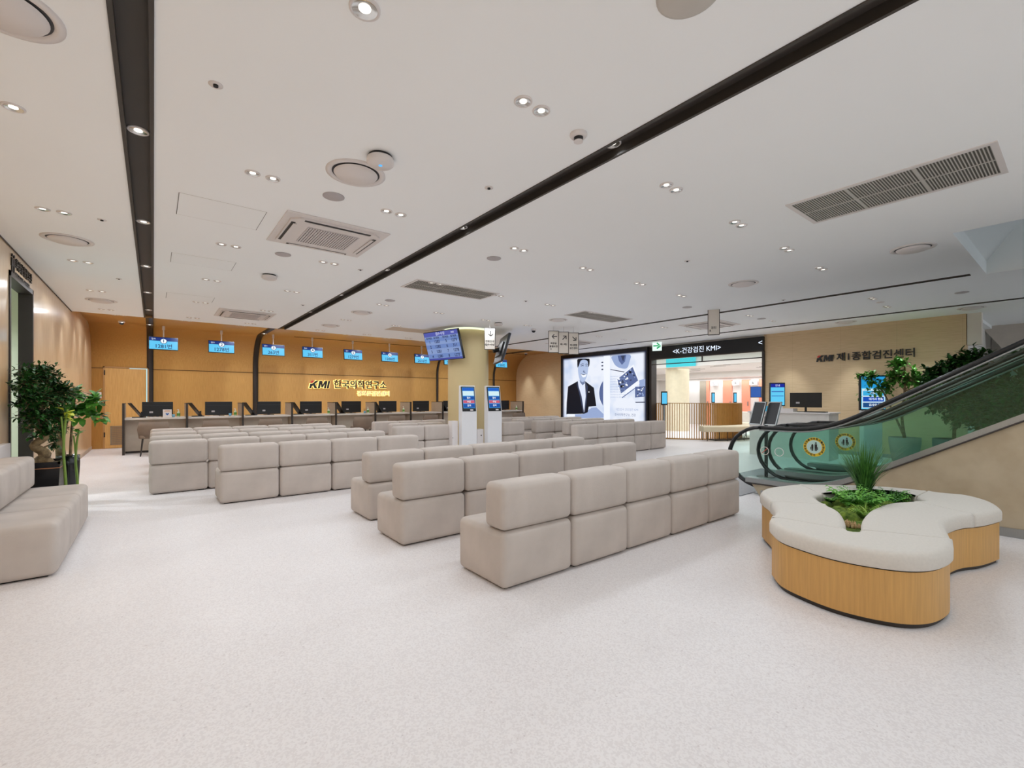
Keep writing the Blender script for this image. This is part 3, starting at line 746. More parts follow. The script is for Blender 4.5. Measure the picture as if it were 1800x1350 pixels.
for i, (y, z, lb_) in enumerate([(2.68, .60, 'small round prohibition sticker on glass near the newel'), (2.50, .60, 'faint round sticker right of the prohibition sticker')]):
    ts = thing('round_sticker', lb_, 'sticker', (6.39, y, z)); rr = .052
    put('ring', MB().tube([(0, rr*cos(a*.2618), rr*sin(a*.2618)) for a in range(25)], .004, 5), plastic if i else wframe, ts)
    if i == 0:
        put('slash', MB().tube([(0, -rr*.7, rr*.7), (0, rr*.7, -rr*.7)], .004, 5), redm, ts)
# post sign with two tilted panels standing before escalators
t = thing('sign_stand', 'black stand with two tilted dark panels behind the escalator rails', 'sign stand', (7.93, 3.3, 0))
put('base', MB().cyl(0, 0, 0, .015, .14, 28), black, t); put('post', MB().box(-.02, -.02, .01, .02, .02, 1.0), black, t)
for s_ in (-1, 1):
    o = put('panel', MB().box(-.012, -.10, -.19, .012, .10, .19), black, t, loc=(-.03, .115*s_, 1.05), rot=(0, .35, -.25))
    f_ = MB().box(-.016, -.11, -.2, .010, -.095, .2).box(-.016, .095, -.2, .010, .11, .2).box(-.016, -.11, .185, .01, .11, .2).box(-.016, -.11, -.2, .01, .11, -.185)
    put('panel_frame', f_, steel, o)

# ================================================================= SCREEN WALL + BANNER
t = thing('video_wall', 'large black-framed video wall showing a smiling man in dark suit', 'screen', (XR-.08, 10.78, 0))
def wp(u, v, X=XR-.12):
    k = (u-CX0)/CF; d = X/(sT+k*cT); Y = d*cT-k*d*sT
    return (Y-10.78, CAMH-(v-HY0)*d/CF)
fm = MB().box(-.05, -1.98, .25, .08, 1.98, 2.95)
put('frame', fm, black, t)
# screen material: photo glow fading to dark blue at its own edges (the picture shown)
sm = bpy.data.materials.new('video_picture'); sm.use_nodes = True; nt = sm.node_tree; N = nt.nodes; L = nt.links; p = N['Principled BSDF']
tc = N.new('ShaderNodeTexCoord'); sep = N.new('ShaderNodeSeparateXYZ'); L.new(tc.outputs['Generated'], sep.inputs[0])
def edge(sock, wdt):
    a = N.new('ShaderNodeMath'); a.operation = 'SUBTRACT'; a.inputs[1].default_value = .5; L.new(sock, a.inputs[0])
    b = N.new('ShaderNodeMath'); b.operation = 'ABSOLUTE'; L.new(a.outputs[0], b.inputs[0])
    c_ = N.new('ShaderNodeMapRange'); c_.interpolation_type = 'SMOOTHSTEP'; c_.inputs[1].default_value = .5; c_.inputs[2].default_value = .5-wdt; L.new(b.outputs[0], c_.inputs[0]); return c_.outputs[0]
m1 = N.new('ShaderNodeMath'); m1.operation = 'MULTIPLY'; L.new(edge(sep.outputs[1], .035), m1.inputs[0]); L.new(edge(sep.outputs[2], .04), m1.inputs[1])
nz = N.new('ShaderNodeTexNoise'); nz.inputs['Scale'].default_value = 1.5; L.new(tc.outputs['Object'], nz.inputs['Vector'])
rr = N.new('ShaderNodeValToRGB'); rr.color_ramp.elements[0].color = (*lin((196, 212, 240)), 1); rr.color_ramp.elements[1].color = (*lin((236, 241, 252)), 1); rr.color_ramp.elements[0].position = .25; rr.color_ramp.elements[1].position = .55; L.new(nz.outputs[0], rr.inputs[0])
mxx = N.new('ShaderNodeMixRGB'); mxx.inputs[1].default_value = (*lin((14, 26, 60)), 1); L.new(rr.outputs[0], mxx.inputs[2]); L.new(m1.outputs[0], mxx.inputs[0])
L.new(mxx.outputs[0], p.inputs['Emission Color']); p.inputs['Emission Strength'].default_value = .95; p.inputs['Base Color'].default_value = (0.01, .01, .01, 1)
def q(x, y): return (980+x/9.31, 600+y/9.31)
a0 = wp(*q(100, 270)); a1 = wp(*q(1490, 130))
put('picture', MB().box(-.056, -1.93, .36, -.05, 1.87, 2.83), sm, t)
def shape(nm, pts, m, lay):
    pp = [wp(*q(*c_)) for c_ in pts]
    put(nm, MB().prism(pp, -.056-.0008*lay, -.0555-.0008*(lay-1)-.0004, 'x'), m, t)
ink = glow('ink', (22, 24, 34)); ink2 = glow('ink2', (58, 66, 92)); skin = glow('skin', (176, 192, 224)); skin2 = glow('skin2', (110, 124, 158)); shirt = glow('shirt', (222, 230, 248)); mid = glow('mid', (88, 104, 150)); pale = glow('pale', (150, 168, 208)); wht = glow('wht', (240, 244, 252))
suit = [(178, 740), (330, 655), (460, 655), (600, 760), (640, 1060), (515, 1070), (500, 1160), (440, 1185), (150, 1195), (155, 1010)]
shape('suit_shape', suit, ink, 2)
shape('shirt_shape', [(335, 625), (455, 650), (468, 900), (440, 1165), (400, 900), (350, 740)], shirt, 3)
face = spline([(345, 330), (375, 290), (440, 275), (500, 295), (518, 370), (505, 470), (490, 560), (455, 640), (410, 668), (368, 620), (348, 540), (340, 430)], 4)
shape('face_shape', face, skin, 4)
shape('hair_shape', spline([(336, 430), (330, 340), (345, 290), (500, 285), (530, 300), (528, 380), (508, 420), (500, 330), (440, 300), (385, 320), (362, 380)], 3), ink, 5)
shape('neck_shadow', [(368, 620), (410, 668), (455, 640), (450, 690), (415, 720), (375, 670)], skin2, 3.5)
for e_ in ([(385, 402), (415, 390), (440, 398), (438, 406), (412, 402), (388, 412)], [(462, 402), (480, 396), (498, 404), (496, 411), (480, 406), (464, 410)],
           [(380, 380), (420, 362), (442, 372), (440, 378), (418, 372), (384, 388)], [(460, 378), (480, 366), (502, 378), (500, 384), (480, 376), (462, 385)],
           [(436, 470), (450, 500), (464, 510), (458, 518), (436, 512), (420, 500)]): shape('feature', e_, skin2 if e_[0][1] > 450 else ink2, 6)
shape('mouth', spline([(392, 530), (430, 548), (480, 535), (470, 575), (430, 590), (405, 570)], 3), wht, 6)
shape('mouth_line', [(388, 528), (430, 544), (484, 530), (482, 536), (430, 552), (390, 536)], ink2, 7)
shape('lapel', [(330, 655), (350, 740), (400, 900), (435, 1165), (425, 1165), (372, 900), (320, 700)], ink2, 3.2)
shape('lapel', [(460, 655), (475, 760), (462, 1000), (445, 1165), (455, 1160), (480, 1000), (500, 740)], ink2, 3.2)
shape('pin', [(512, 822), (528, 820), (526, 836), (518, 844)], wht, 6)
shape('blue_arc', spline([(752, 650), (715, 710), (692, 800), (690, 880), (708, 970), (752, 1055)], 4, False), mid, 2)
shape('white_band', [(760, 240), (862, 235), (862, 1290), (765, 1290)], wht, 1)
for y in (345, 402, 462): shape('dot', [(722, y-8), (750, y-14), (756, y+2), (740, y+12), (724, y+8)], ink2, 2)
shape('dim_floor', [(290, 1195), (420, 1190), (560, 1090), (640, 1080), (760, 1190), (760, 1250), (300, 1260)], pale, 1.5)
shape('cup', [(160, 1190), (285, 1190), (285, 1245), (165, 1245)], wht, 3)
shape('dark_photo', spline([(905, 240), (1190, 215), (1180, 340), (1140, 440), (1040, 440), (960, 400), (915, 330)], 3), pale, 2)
shape('dark_photo', [(990, 235), (1130, 225), (1110, 330), (1060, 385), (1010, 320)], mid, 3)
shape('dark_photo', [(1040, 235), (1110, 230), (1080, 330)], ink2, 4)
shape('pen', [(865, 455), (1100, 495), (1100, 510), (875, 468)], ink2, 2)
shape('card', [(960, 620), (1250, 380), (1355, 690), (1050, 920)], wht, 3)
shape('card_picture', [(985, 620), (1235, 420), (1325, 640), (1045, 855)], mid, 4)
random.seed(3)
for i in range(46):
    x = random.uniform(1000, 1290); y = random.uniform(440, 820)
    if abs((y-620)+(x-1150)*.75) < 120:
        r_ = random.uniform(9, 24); shape('picture_detail', [(x+r_*cos(k_)*random.uniform(.6, 1.3), y+r_*sin(k_)*random.uniform(.6, 1.3)) for k_ in (0, 1, 2, 3, 4, 5)], random.choice([ink, ink2, wht, pale]), 5+i*.06)
shape('card_edge', [(1060, 915), (1290, 750), (1280, 770), (1065, 930)], mid, 4)
shape('second_photo', [(1275, 745), (1440, 735), (1440, 905), (1275, 920)], mid, 3)
shape('second_photo', [(1340, 640), (1440, 612), (1440, 735), (1345, 740)], pale, 3)
for i in range(20):
    x = random.uniform(1295, 1420); y = random.uniform(750, 890); r_ = random.uniform(8, 20)
    shape('picture_detail', [(x+r_*cos(k_)*random.uniform(.6, 1.3), y+r_*sin(k_)*random.uniform(.6, 1.3)) for k_ in (0, 1, 2, 3, 4, 5)], random.choice([ink, ink2, wht, pale]), 4+i*.06)
shape('second_edge', [(1275, 990), (1440, 986), (1440, 1004), (1285, 1005)], ink2, 3)
def wtext(s_, x, y, px_h, m, rot=0):
    Y, Z = wp(*q(x, y)); text('lettering', s_, px_h/9.31/CF*16.2, (-.0595, Y, Z), FX, m, t, ex=.0002, align='LEFT')
for i in range(9): wtext('한국의학연구소는 국민의 건강을', 870, 580+i*42, 22, pale)
wtext('대한민국 건강검진 KMI', 960, 1115, 44, pale); wtext('한국의학연구소, 건강', 940, 1200, 46, mid)
random.seed(11)
# banner
t = thing('led_banner', 'long black LED banner with white lettering above the opening', 'sign', (XR-.06, 7.0, 2.73))
put('housing', MB().box(-.03, -1.72, -.19, .06, 1.70, .19), black, t, bevel=.005)
put('lower_rail', MB().box(-.035, -1.72, -.205, .06, 1.70, -.17), dark, t)
text('lettering', '<K-건강검진 KMI>', .195, (-.034, .16, -.01), FX, glow('ledw', (225, 236, 255), 1.3), t, bold=.0)
text('lettering', '<', .195, (-.034, -1.65, .02), FX, glow('ledw', (225, 236, 255), 1.3), t, bold=.0)
# logo helper (red mark on the K)
def logo(par, loc, rot, h_, m, th, accent, grow=0, sx=1.25):
    o = bpy.data.objects.new('logo_letters', None)
    I = [(0, 0), (0, 1), (.28, 1), (.28, 0)]
    M = [(0, 0), (0, 1), (.36, 1), (.56, .48), (.76, 1), (1.12, 1), (1.12, 0), (.84, 0), (.84, .6), (.64, .1), (.48, .1), (.28, .6), (.28, 0)]
    K = [(0, 0), (0, .60), (.27, .60), (.68, 1), (1.06, 1), (.64, .56), (1.06, 0), (.70, 0), (.44, .38), (.27, .24), (.27, 0)]
    mb = MB()
    for P_, dx in ((K, 0), (M, 1.14), (I, 2.36)):
        pts = [((x+dx+.22*y)*h_*sx, (y-.5)*h_) for x, y in P_]
        if grow: pts = offset(pts, -grow)
        mb.prism(pts, 0, th)
    put('logo_letters', mb, m, par, loc=loc, rot=rot)
    if accent:
        put('logo_accent', MB().prism([((x+.22*y)*h_*sx, (y-.5)*h_) for x, y in [(0, .68), (.27, .68), (.55, 1), (.16, 1), (0, .86)]], 0, th), redm, par, loc=loc, rot=rot)
# sign on right beige wall
t = thing('wall_sign', 'dark raised lettering with red-tipped logo on right beige wall', 'sign', (XR, 3.5, 2.0))
def wR(u, v):
    k = (u-CX0)/CF; d = (XR)/(sT+k*cT); return (d*cT-k*d*sT, CAMH-(v-HY0)*d/CF)
ya, za = wR(1436, 631); yb, zb = wR(1467, 631); yc_, zc_ = wR(1469, 629); yd, zd = wR(1554, 626)
logo(t, (-.03, ya-3.5, za-2.0), FX, .150, inkm, .02, True, 0, .84)
text('lettering', '제1종합검진센터', .205, (-.03, yc_-3.5-.02, zc_-2.0), FX, inkm, t, ex=.012, bold=.0025, align='LEFT')
# halo-lit sign on the wood wall
t = thing('wall_sign', 'dark halo-lit lettering glowing gold on the back wood wall', 'sign', (5.3, YB, 1.75))
HX = -1.34
logo(t, (HX, -.05, 0), FY, .25, inkm, .02, True, 0, .92); logo(t, (HX, -.02, 0), FY, .25, glow('halo', (255, 226, 140), 1.7), .01, False, .022, .92)
for (xx, s_, sz, zz, shr, al) in ((HX+.77, '한국의학연구소', .31, -.0, 0, 'LEFT'), (1.42, '광화문검진센터', .185, -.30, 0, 'RIGHT')):
    bd = .006 if sz > .2 else .002
    text('lettering', s_, sz, (xx, -.06, zz), FY, inkm if sz > .2 else mat('letter_cream', (232, 216, 170), .4, emit=.9, var=0), t, ex=.01, bold=bd, align=al, shear=shr, sx=.93 if sz > .2 else 1)
    text('halo', s_, sz, (xx, -.02, zz), FY, glow('halo', (255, 226, 140), 1.7), t, ex=.008, bold=bd+(.014 if sz > .2 else .010), align=al, shear=shr, sx=.93 if sz > .2 else 1)
l = area('sign_glow', (5.35, YB-.12, 1.75), 2.7, .2, 4, (pi/2, 0, 0), (1, .8, .45)); l.rotation_euler = (-pi/2, 0, 0)
# restroom sign on left wall
t = thing('restroom_sign', 'dark restroom pictograms and lettering above the left doorway', 'sign', (XL, 7.85, 2.8))
text('lettering', '화장실·물품보관', .13, (.008, -.30, .02), FXP, inkm, t, ex=.006, bold=.003, align='LEFT')
text('lettering', 'RESTROOM · LOCKER', .075, (.008, -.30, -.10), FXP, inkm, t, ex=.004, bold=.002, align='LEFT')
for k_, y in enumerate((-.45, -.36)):
    m_ = MB().prism([(y+.018*cos(i*.524), .09+.018*sin(i*.524)) for i in range(12)], .0, .012, 'x')
    m_.prism([(y-.03, .06), (y+.03, .06), (y+(.02 if k_ else .035), -.03), (y+.015, -.03), (y+.012, -.11), (y-.012, -.11), (y-.015, -.03), (y-(.02 if k_ else .035), -.03)], .0, .012, 'x')
    put('pictogram', m_, inkm, t)

# ================================================================= COUNTERS
# front line of the counter at Y 13.6
CT = .84; P0 = -.54; PT = 1.18; NST = 10
skyw = glow('scr_sky', (92, 196, 240)); navy = glow('scr_navy', (22, 48, 120)); whs = glow('scr_white', (236, 244, 250)); nvt = glow('scr_navy_txt', (16, 40, 96))
vis = [0, 1, 2, 3, 4, 5, 6, 7, 8, 9]
for i in vis:
    x0 = P0+i*PT; pos = 'the %s station from the left' % ORD[i]
    t = thing('service_desk', 'pale service desk top and front panel at '+pos, 'desk', (x0+.02, 13.6, 0), 0, 'service desks along the wood wall')
    put('worktop', MB().box(.0, .03, CT-.04, PT-.045, .85, CT), mat('desk_top', (214, 206, 196), .4), t)
    put('front_panel', MB().box(.0, .38, .05, PT-.045, .42, CT-.04), mat('desk_front', (196, 184, 168), .5), t)
    put('kick_plate', MB().box(.0, .40, 0, PT-.045, .43, .05), dark, t)
for i in list(range(NST+1)):
    x = P0+i*PT
    lab = 'dark-edged beige divider at the left end of the desks' if i == 0 else 'dark-edged beige divider at the right end of the desks' if i == NST else 'dark-edged beige divider, %s from the left along the desks' % ORD[i]
    if i > 9: lab = 'dark-edged beige divider at the right end of the desks'
    t = thing('desk_divider', lab, 'divider', (x, 13.58, 0), 0, 'dividers between the service desks')
    put('panel', MB().box(-.018, .04, .0, .018, .8, 1.17), sideb, t); put('edge_post', MB().box(-.022, 0, 0, .022, .045, 1.185), dark, t)
    put('top_cap', MB().box(-.02, .04, 1.165, .02, .8, 1.18), dark, t)
def chair(x, y, label, rz=0):
    t = thing('visitor_chair', label, 'chair', (x, y, 0), rz, 'visitor chairs at the service desks')
    b = MB(); n = 8
    pr = []
    for k_ in range(n+1):
        a = -1+2*k_/n; pr.append((a*.29, .05+.07*a*a))
    vs = []
    for (xx, yy) in pr: vs += [(xx*.9, yy, .40), (xx, yy-.03, .60), (xx*.88, yy-.045, .765), (xx*.88, yy-.015, .765), (xx, yy, .60), (xx*.9, yy+.03, .40)]
    fs = [(6*k_+q_, 6*(k_+1)+q_, 6*(k_+1)+(q_+1) % 6, 6*k_+(q_+1) % 6) for k_ in range(n) for q_ in range(6)]
    b.add(vs, fs, True); b.add(vs[:6], [(0, 1, 2, 3, 4, 5)]); b.add(vs[-6:], [(5, 4, 3, 2, 1, 0)])
    put('backrest', b, brownch, t)
    put('seat', MB().rbox(.50, .46, .08, .03, (0, .30, .43)), brownch, t, weld=True)
    for sx in (-1, 1):
        for sy in (.1, .48): put('leg', MB().tube([(sx*.19, sy, .40), (sx*.23, sy+(.03 if sy > .3 else -.03), 0)], [.018, .011], 8), dark, t)
    return t
ch0 = None
for i in range(10):
    if i in (7, 8): continue
    x = P0+i*PT+.56+(.0 if i else -.02)
    lb_ = 'brown visitor chair facing the %s service desk from the left' % ORD[i]
    if ch0 is None: ch0 = chair(x, 12.98, lb_)
    else: dup(ch0, (x+random.uniform(-.06, .06), 12.98+random.uniform(-.05, .1), 0), random.uniform(-.1, .1), lb_)
# desk monitors (backs towards the room)
m0 = thing('desk_monitor', 'black computer monitor seen from behind at the first desk from left', 'monitor', (P0+.62, 14.12, CT), 0, 'computer monitors on the service desks')
put('housing', MB().box(-.30, 0, .02, .30, .035, .37), black, m0, bevel=.006); put('stand', MB().box(-.03, .03, 0, .03, .06, .2).box(-.12, -.04, 0, .12, .12, .012), black, m0)
put('rating_label', MB().box(-.16, -.002, .10, -.09, 0, .14), greyplastic, m0)
put('rear_ridge', MB().box(-.28, -.008, .27, .28, 0, .28), mat('ridge', (40, 40, 44), .4), m0)
for i in range(1, 10): dup(m0, (P0+i*PT+.62+(.08 if i < 3 else 0), 14.12+random.uniform(-.03, .03), CT), 0, 'black computer monitor seen from behind at the %s desk from left' % ORD[i])
tb0 = thing('tilted_tablet', 'black tilted signature screen at the first desk from left', 'screen', (P0+.20, 13.95, CT), 0, 'tilted screens on the service desks')
put('screen_panel', MB().box(-.012, -.12, 0, .012, .12, .40), black, tb0, rot=(0, -.62, .25), loc=(.12, 0, .02), bevel=.004)
put('foot', MB().box(-.06, -.08, 0, .2, .08, .02).box(.10, -.02, .0, .14, .02, .14), black, tb0)
for i in range(1, 8):
    if i in (6,): continue
    dup(tb0, (P0+i*PT+.17, 13.95, CT), 0, 'black tilted signature screen at the %s desk from left' % ORD[i])
bt0 = thing('pump_bottle', 'green labelled hand sanitiser bottle at the first desk from left', 'bottle', (P0+1.02, 13.82, CT), 0, 'sanitiser bottles on the service desks')
put('bottle_body', MB().lathe([(.001, 0), (.032, 0), (.034, .02), (.034, .11), (.012, .14), (.012, .155), (.001, .155)], 0, 0, 16), mat('bottle_clear', (206, 222, 196), .2), bt0)
put('bottle_label', MB().lathe([(.0345, .03), (.0345, .095)], 0, 0, 16), mat('label_green', (96, 150, 60), .5), bt0)
put('pump', MB().cyl(0, 0, .155, .185, .006, 8).box(-.03, -.006, .18, .008, .006, .192), plastic, bt0)
for i in (1, 3, 4, 5, 9): dup(bt0, (P0+i*PT+1.04, 13.84, CT), 0, 'green labelled hand sanitiser bottle at the %s desk from left' % ORD[i])
t = thing('notice_card', 'small white notice card with blue heart on first desk', 'sign', (P0+.80, 13.78, CT))
put('card', MB().box(-.085, 0, 0, .085, .012, .19), plastic, t); put('heart_mark', MB().prism([(0, .045), (.035, .085), (.02, .105), (0, .09), (-.02, .105), (-.035, .085)], -.002, 0, 'y'), mat('blue_print', (50, 100, 170), .5), t)
put('print_lines', MB().box(-.06, -.002, .13, .06, 0, .14).box(-.05, -.002, .155, .05, 0, .165), mat('print_orange', (214, 150, 90), .5), t)
for i in (0, 1, 4):
    tt = thing('pen_cup', 'small blue cup of pens on the %s desk from left' % ORD[i], 'cup', (P0+i*PT+.92, 13.80, CT))
    put('cup', MB().lathe([(.001, 0), (.028, 0), (.032, .07), (.029, .07), (.026, .01)], 0, 0, 16), mat('cup_blue', (110, 170, 200), .3), tt)
    put('pen', MB().tube([(0, 0, .01), (.015, 0, .15)], .004, 6).tube([(0, .01, .01), (-.02, .01, .14)], .004, 6), inkm, tt)
for i in (0, 1):
    tt = thing('document', 'white papers lying beneath the monitor at the %s desk from left' % ORD[i], 'paper', (P0+i*PT+.58, 13.85, CT))
    put('sheet', MB().box(-.1, -.05, 0, .1, .08, .012), plastic, tt)
# small queue monitors hanging from the soffit
nums = ['1281번', '1278번', '263번', '311번', '1279번', '1280번', '2016번', '2017번', '1282번', '1283번']
cx_ = [.20, 1.45, 2.72, 3.79, 5.02, 6.25, 7.45, 8.62, None, 10.94]
for i, x in enumerate(cx_):
    if x is None: continue
    t = thing('queue_screen', 'hanging blue queue screen reading %s' % nums[i].replace('번', ''), 'screen', (x, 14.6, 2.69), .02, 'queue number screens hung above the desks')
    wd = .30 if i < 2 else .295
    put('bezel', MB().box(-wd, -.02, -.165, wd, .03, .165), black, t, bevel=.006, rot=(-.10, 0, 0))
    o = put('screen', MB().box(-wd+.012, -.023, -.150, wd-.012, -.019, .150), skyw, t, rot=(-.10, 0, 0))
    put('title_bar', MB().box(-wd+.012, -.0245, .06, wd-.012, -.0225, .150), navy, t, rot=(-.10, 0, 0))
    dsc = MB(); dsc.prism([(.072*cos(a*.2618), .06+.068*sin(a*.2618)) for a in range(24)], -.0258, -.0235, 'y'); put('number_disc', dsc, navy, t, rot=(-.10, 0, 0))
    dsc = MB(); dsc.prism([(.06*cos(a*.2618), .06+.057*sin(a*.2618)) for a in range(24)], -.0268, -.0255, 'y'); put('number_disc', dsc, whs, t, rot=(-.10, 0, 0))
    text('lettering', str(i+1), .11, (0, -.0280, .060), FY, nvt, o, ex=.0006, bold=.0015)
    text('lettering', nums[i], .125, (0, -.0240, -.080), FY, nvt, o, ex=.0006, bold=.0015)
    text('lettering', '접수', .05, (-.2, -.0255, .105), FY, whs, o, ex=.0006)
    put('pole', MB().cyl(0, .03, .12, ZS-2.69, .016, 12).cyl(0, .03, ZS-2.69-.1, ZS-2.69, .03, 12), plastic, t)

# ================================================================= COLUMN, BIG SCREENS, KIOSKS
KX, KY = 6.14, 9.55
t = thing('column', 'thick round cream column with glowing ring at the ceiling', 'column', (KX, KY, 0))
put('shaft', MB().cyl(0, 0, 0, ZC, .50, 64), colm, t)
put('glow_ring', MB().lathe([(.505, ZC-.03), (.60, ZC-.03), (.60, ZC-.001), (.505, ZC-.001), (.505, ZC-.03)], 0, 0, 64), glow('ring', (232, 240, 206), 1.25), t)
def bigscreen(loc, rz, tilt, label, front):
    t = thing('queue_board', label, 'screen', loc, rz)
    R_ = (tilt, 0, 0)
    b_ = put('bezel', MB().box(-.60, -.03, -.35, .60, .03, .35), black, t, rot=R_, bevel=.006)
    put('rear_bulge', MB().box(-.35, .03, -.2, .35, .07, .15), black, t, rot=R_)
    s1 = put('screen', MB().box(-.585, -.034, -.335, .585, -.029, .335), glow('brd', (136, 158, 206), .9), t, rot=R_)
    if front:
        put('title_bar', MB().box(-.585, -.036, .235, .585, -.033, .335), glow('brd_t', (84, 92, 176), .9), t, rot=R_)
        put('footer_bar', MB().box(-.585, -.036, -.335, .585, -.033, -.29), glow('brd_f', (72, 78, 160), .9), t, rot=R_)
        st = MB()
        for z in (-.23, -.01, .16): st.box(-.585, -.0355, z-.05, .585, -.0335, z+.045)
        put('row_bands', st, glow('brd_b', (112, 138, 196), .9), t, rot=R_)
        def tx(s_, x, z, sz, m): text('lettering', s_, sz, (x, -.0372, z), FY, m, s1, ex=.0005, bold=.0015)
        di = glow('brd_ink', (34, 38, 74), .9)
        tx('접수·수납', 0, .285, .08, glow('brd_w', (206, 212, 240), .9)); tx('10:52', .42, .285, .05, glow('brd_w', (206, 212, 240), .9))
        for x, s_ in ((-.42, '창구번호'), (-.16, '대기번호'), (.16, '창구번호'), (.43, '대기번호')): tx(s_, x, .195, .055, di)
        for k_, (a, b2, c_, d_) in enumerate((('1', '1283', '5', '1279'), ('2', '1282', '6', '311'), ('3', '1281', '7', '1278'), ('4', '1280', '8', '1277'))):
            z = .105-k_*.118
            for x, s_ in ((-.42, a), (-.16, b2), (.16, c_), (.43, d_)): tx(s_, x, z, .098, di)
    return t
bg1 = bigscreen((5.38, 9.44, 2.55), -1.365, .29, 'large tilted queue board with rows of numbers on the column', True)
put('bracket', MB().tube([(0, .04, 0), (0, .24, 0)], .04, 8), black, bg1)
bg2 = bigscreen((6.84, 9.10, 2.52), 1.10, .29, 'large tilted queue board seen edge-on at right of the column', False)
put('bracket', MB().tube([(0, .05, 0), (0.0, .22, -.05)], .05, 8), black, bg2)
def kiosk(x, y, rz, label, h_=1.58, w_=.36, scale=1):
    t = thing('ticket_kiosk', label, 'kiosk', (x, y, 0), rz, 'white ticket kiosks')
    b = MB().prism([(-.0, 0), (0, 1.0), (.10, h_), (.16, h_), (.17, 1.0), (.17, 0)], -w_/2, w_/2, 'x')
    put('body', b, mat('kiosk_white', (226, 226, 228), .35, var=.005), t, bevel=.012)
    ang = atan2(.10, h_-1.0)
    sc_ = put('screen_frame', MB().box(-w_/2+.015, -.012, .01, w_/2-.015, .01, .565), black, t, loc=(0, .0, 1.0), rot=(-ang, 0, 0), bevel=.008)
    put('display', MB().box(-w_/2+.04, -.015, .08, w_/2-.04, -.011, .54), glow('ksk', (60, 160, 226), 1), sc_)
    a_ = w_/2-.045
    put('header', MB().box(-a_, -.017, .47, a_, -.0145, .535), glow('ksk_h', (30, 92, 190), 1), sc_)
    put('info_area', MB().box(-a_, -.017, .36, a_, -.0145, .46), glow('ksk_i', (206, 232, 238), 1), sc_)
    put('menu_button', MB().box(-a_, -.017, .27, a_, -.0145, .345), glow('ksk_b', (26, 78, 160), 1), sc_, )
    put('menu_button', MB().box(-a_, -.017, .19, a_, -.0145, .255), glow('ksk_r', (196, 92, 112), 1), sc_)
    put('menu_button', MB().box(-a_, -.017, .09, a_, -.0145, .175), glow('ksk_b', (26, 78, 160), 1), sc_)
    for s_, z in (('접수', .307), ('수납', .222), ('문의', .135)): text('lettering', s_, .05, (0, -.0185, z), FY, whs, sc_, ex=.0004, bold=.001)
    put('slot', MB().box(.02, -.016, .025, .09, -.010, .055), plastic, sc_)
    return t
k1 = kiosk(5.46, 8.45, -.12, 'left white ticket kiosk with blue screen before the column')
k2 = kiosk(6.06, 8.32, -.12, 'right white ticket kiosk with blue screen before the column')
t = thing('utility_box', 'low white box with black lock between the two kiosks', 'box', (5.80, 8.52, 0))
put('case', MB().box(-.09, 0, 0, .09, .15, .60), plastic, t, bevel=.006); put('lock', MB().cyl(0, 0, 0, .01, .014, 12), black, t, loc=(.02, .0, .46), rot=(pi/2, 0, 0))
t = thing('utility_box', 'low white panel box left of the left kiosk', 'box', (5.13, 8.62, 0))
put('case', MB().box(-.0, 0, 0, .14, .18, .80), plastic, t, bevel=.006); put('latch', MB().box(.0, -.004, .42, .02, 0, .45), greyplastic, t)
# cabinet by left wall
t = thing('wall_box', 'narrow white wall box behind the wall sofa', 'box', (XL, 6.9, 0))
put('case', MB().box(0, -.35, .3, .06, .12, .83), plastic, t, bevel=.006)

# ================================================================= HANGING SIGNS
ivory = wframe
def hang(x, y, ztop, label, lines, arrow, face=FY, w_=.30, h_=.62, ex=''):
    t = thing('hanging_sign', label, 'sign', (x, y, ztop)); sx = face == FX
    def bx(a0_, a1_, z0, z1, th, m, nm):
        mb = MB()
        if sx: mb.box(-th, a0_, z0, th, a1_, z1)
        else: mb.box(a0_, -th, z0, a1_, th, z1)
        return put(nm, mb, m, t)
    bx(-w_/2, w_/2, -h_, 0, .012, ivory, 'board')
    f_ = MB()
    for (a, b_, c_, d_) in ((-w_/2, w_/2, -.006, .006), (-w_/2, w_/2, -h_-.006, -h_+.006), (-w_/2-.004, -w_/2+.006, -h_, 0), (w_/2-.006, w_/2+.004, -h_, 0)):
        if sx: f_.box(-.016, a, c_, .016, b_, d_)
        else: f_.box(a, -.016, c_, b_, .016, d_)
    put('frame', f_, dark, t)
    put('wire', MB().tube([(0, 0, 0), (0, 0, ZC-ztop)], .003, 5), greyplastic, t)
    off = (-.0125, 0) if sx else (0, -.0125)
    pos = lambda a, z: ((-.0135, -a, z) if sx else (a, -.0135, z))
    text('arrow', arrow, .17, pos(0.02, -.13), face, inkm, t, ex=.001, bold=.002)
    for k_, s_ in enumerate(lines): text('lettering', s_, .052, pos(0, -.29-.07*k_), face, inkm, t, ex=.001, bold=.001)
    if ex: text('lettering', ex, .05, pos(-.06, -h_+.08), face, inkm, t, ex=.001, bold=.002)
    return t
def at(u, d):
    l_ = (u-CX0)/CF*d; return (d*sT+l_*cT, d*cT-l_*sT)
for k_, (u, lb_, ls, ar) in enumerate([(973, 'leftmost', ['화장실', '물품보관'], '←'), (990.5, 'middle', ['제1·제2'], '↗'), (1008, 'rightmost', ['제1종합', '검진센터'], '↘')]):
    x, y = at(u, 10.6+.25*k_*0); d_ = 10.6
    z = CAMH+(HY0-(582+1.6*k_))*d_/CF
    t = hang(x, y, z, lb_+' ivory direction sign of the three hanging together', ls, ar, FY, .235, .50, 'ii' if k_ == 0 else '')
    t.rotation_euler = (0, 0, -.62)
x, y = at(861, 9.9); t = hang(x, y, CAMH+(HY0-577)*9.9/CF, 'ivory direction sign with down arrow hanging before the column', ['진료안내', '접수·수납'], '↓', FY, .23, .46, 'i'); t.rotation_euler = (0, 0, -.62)
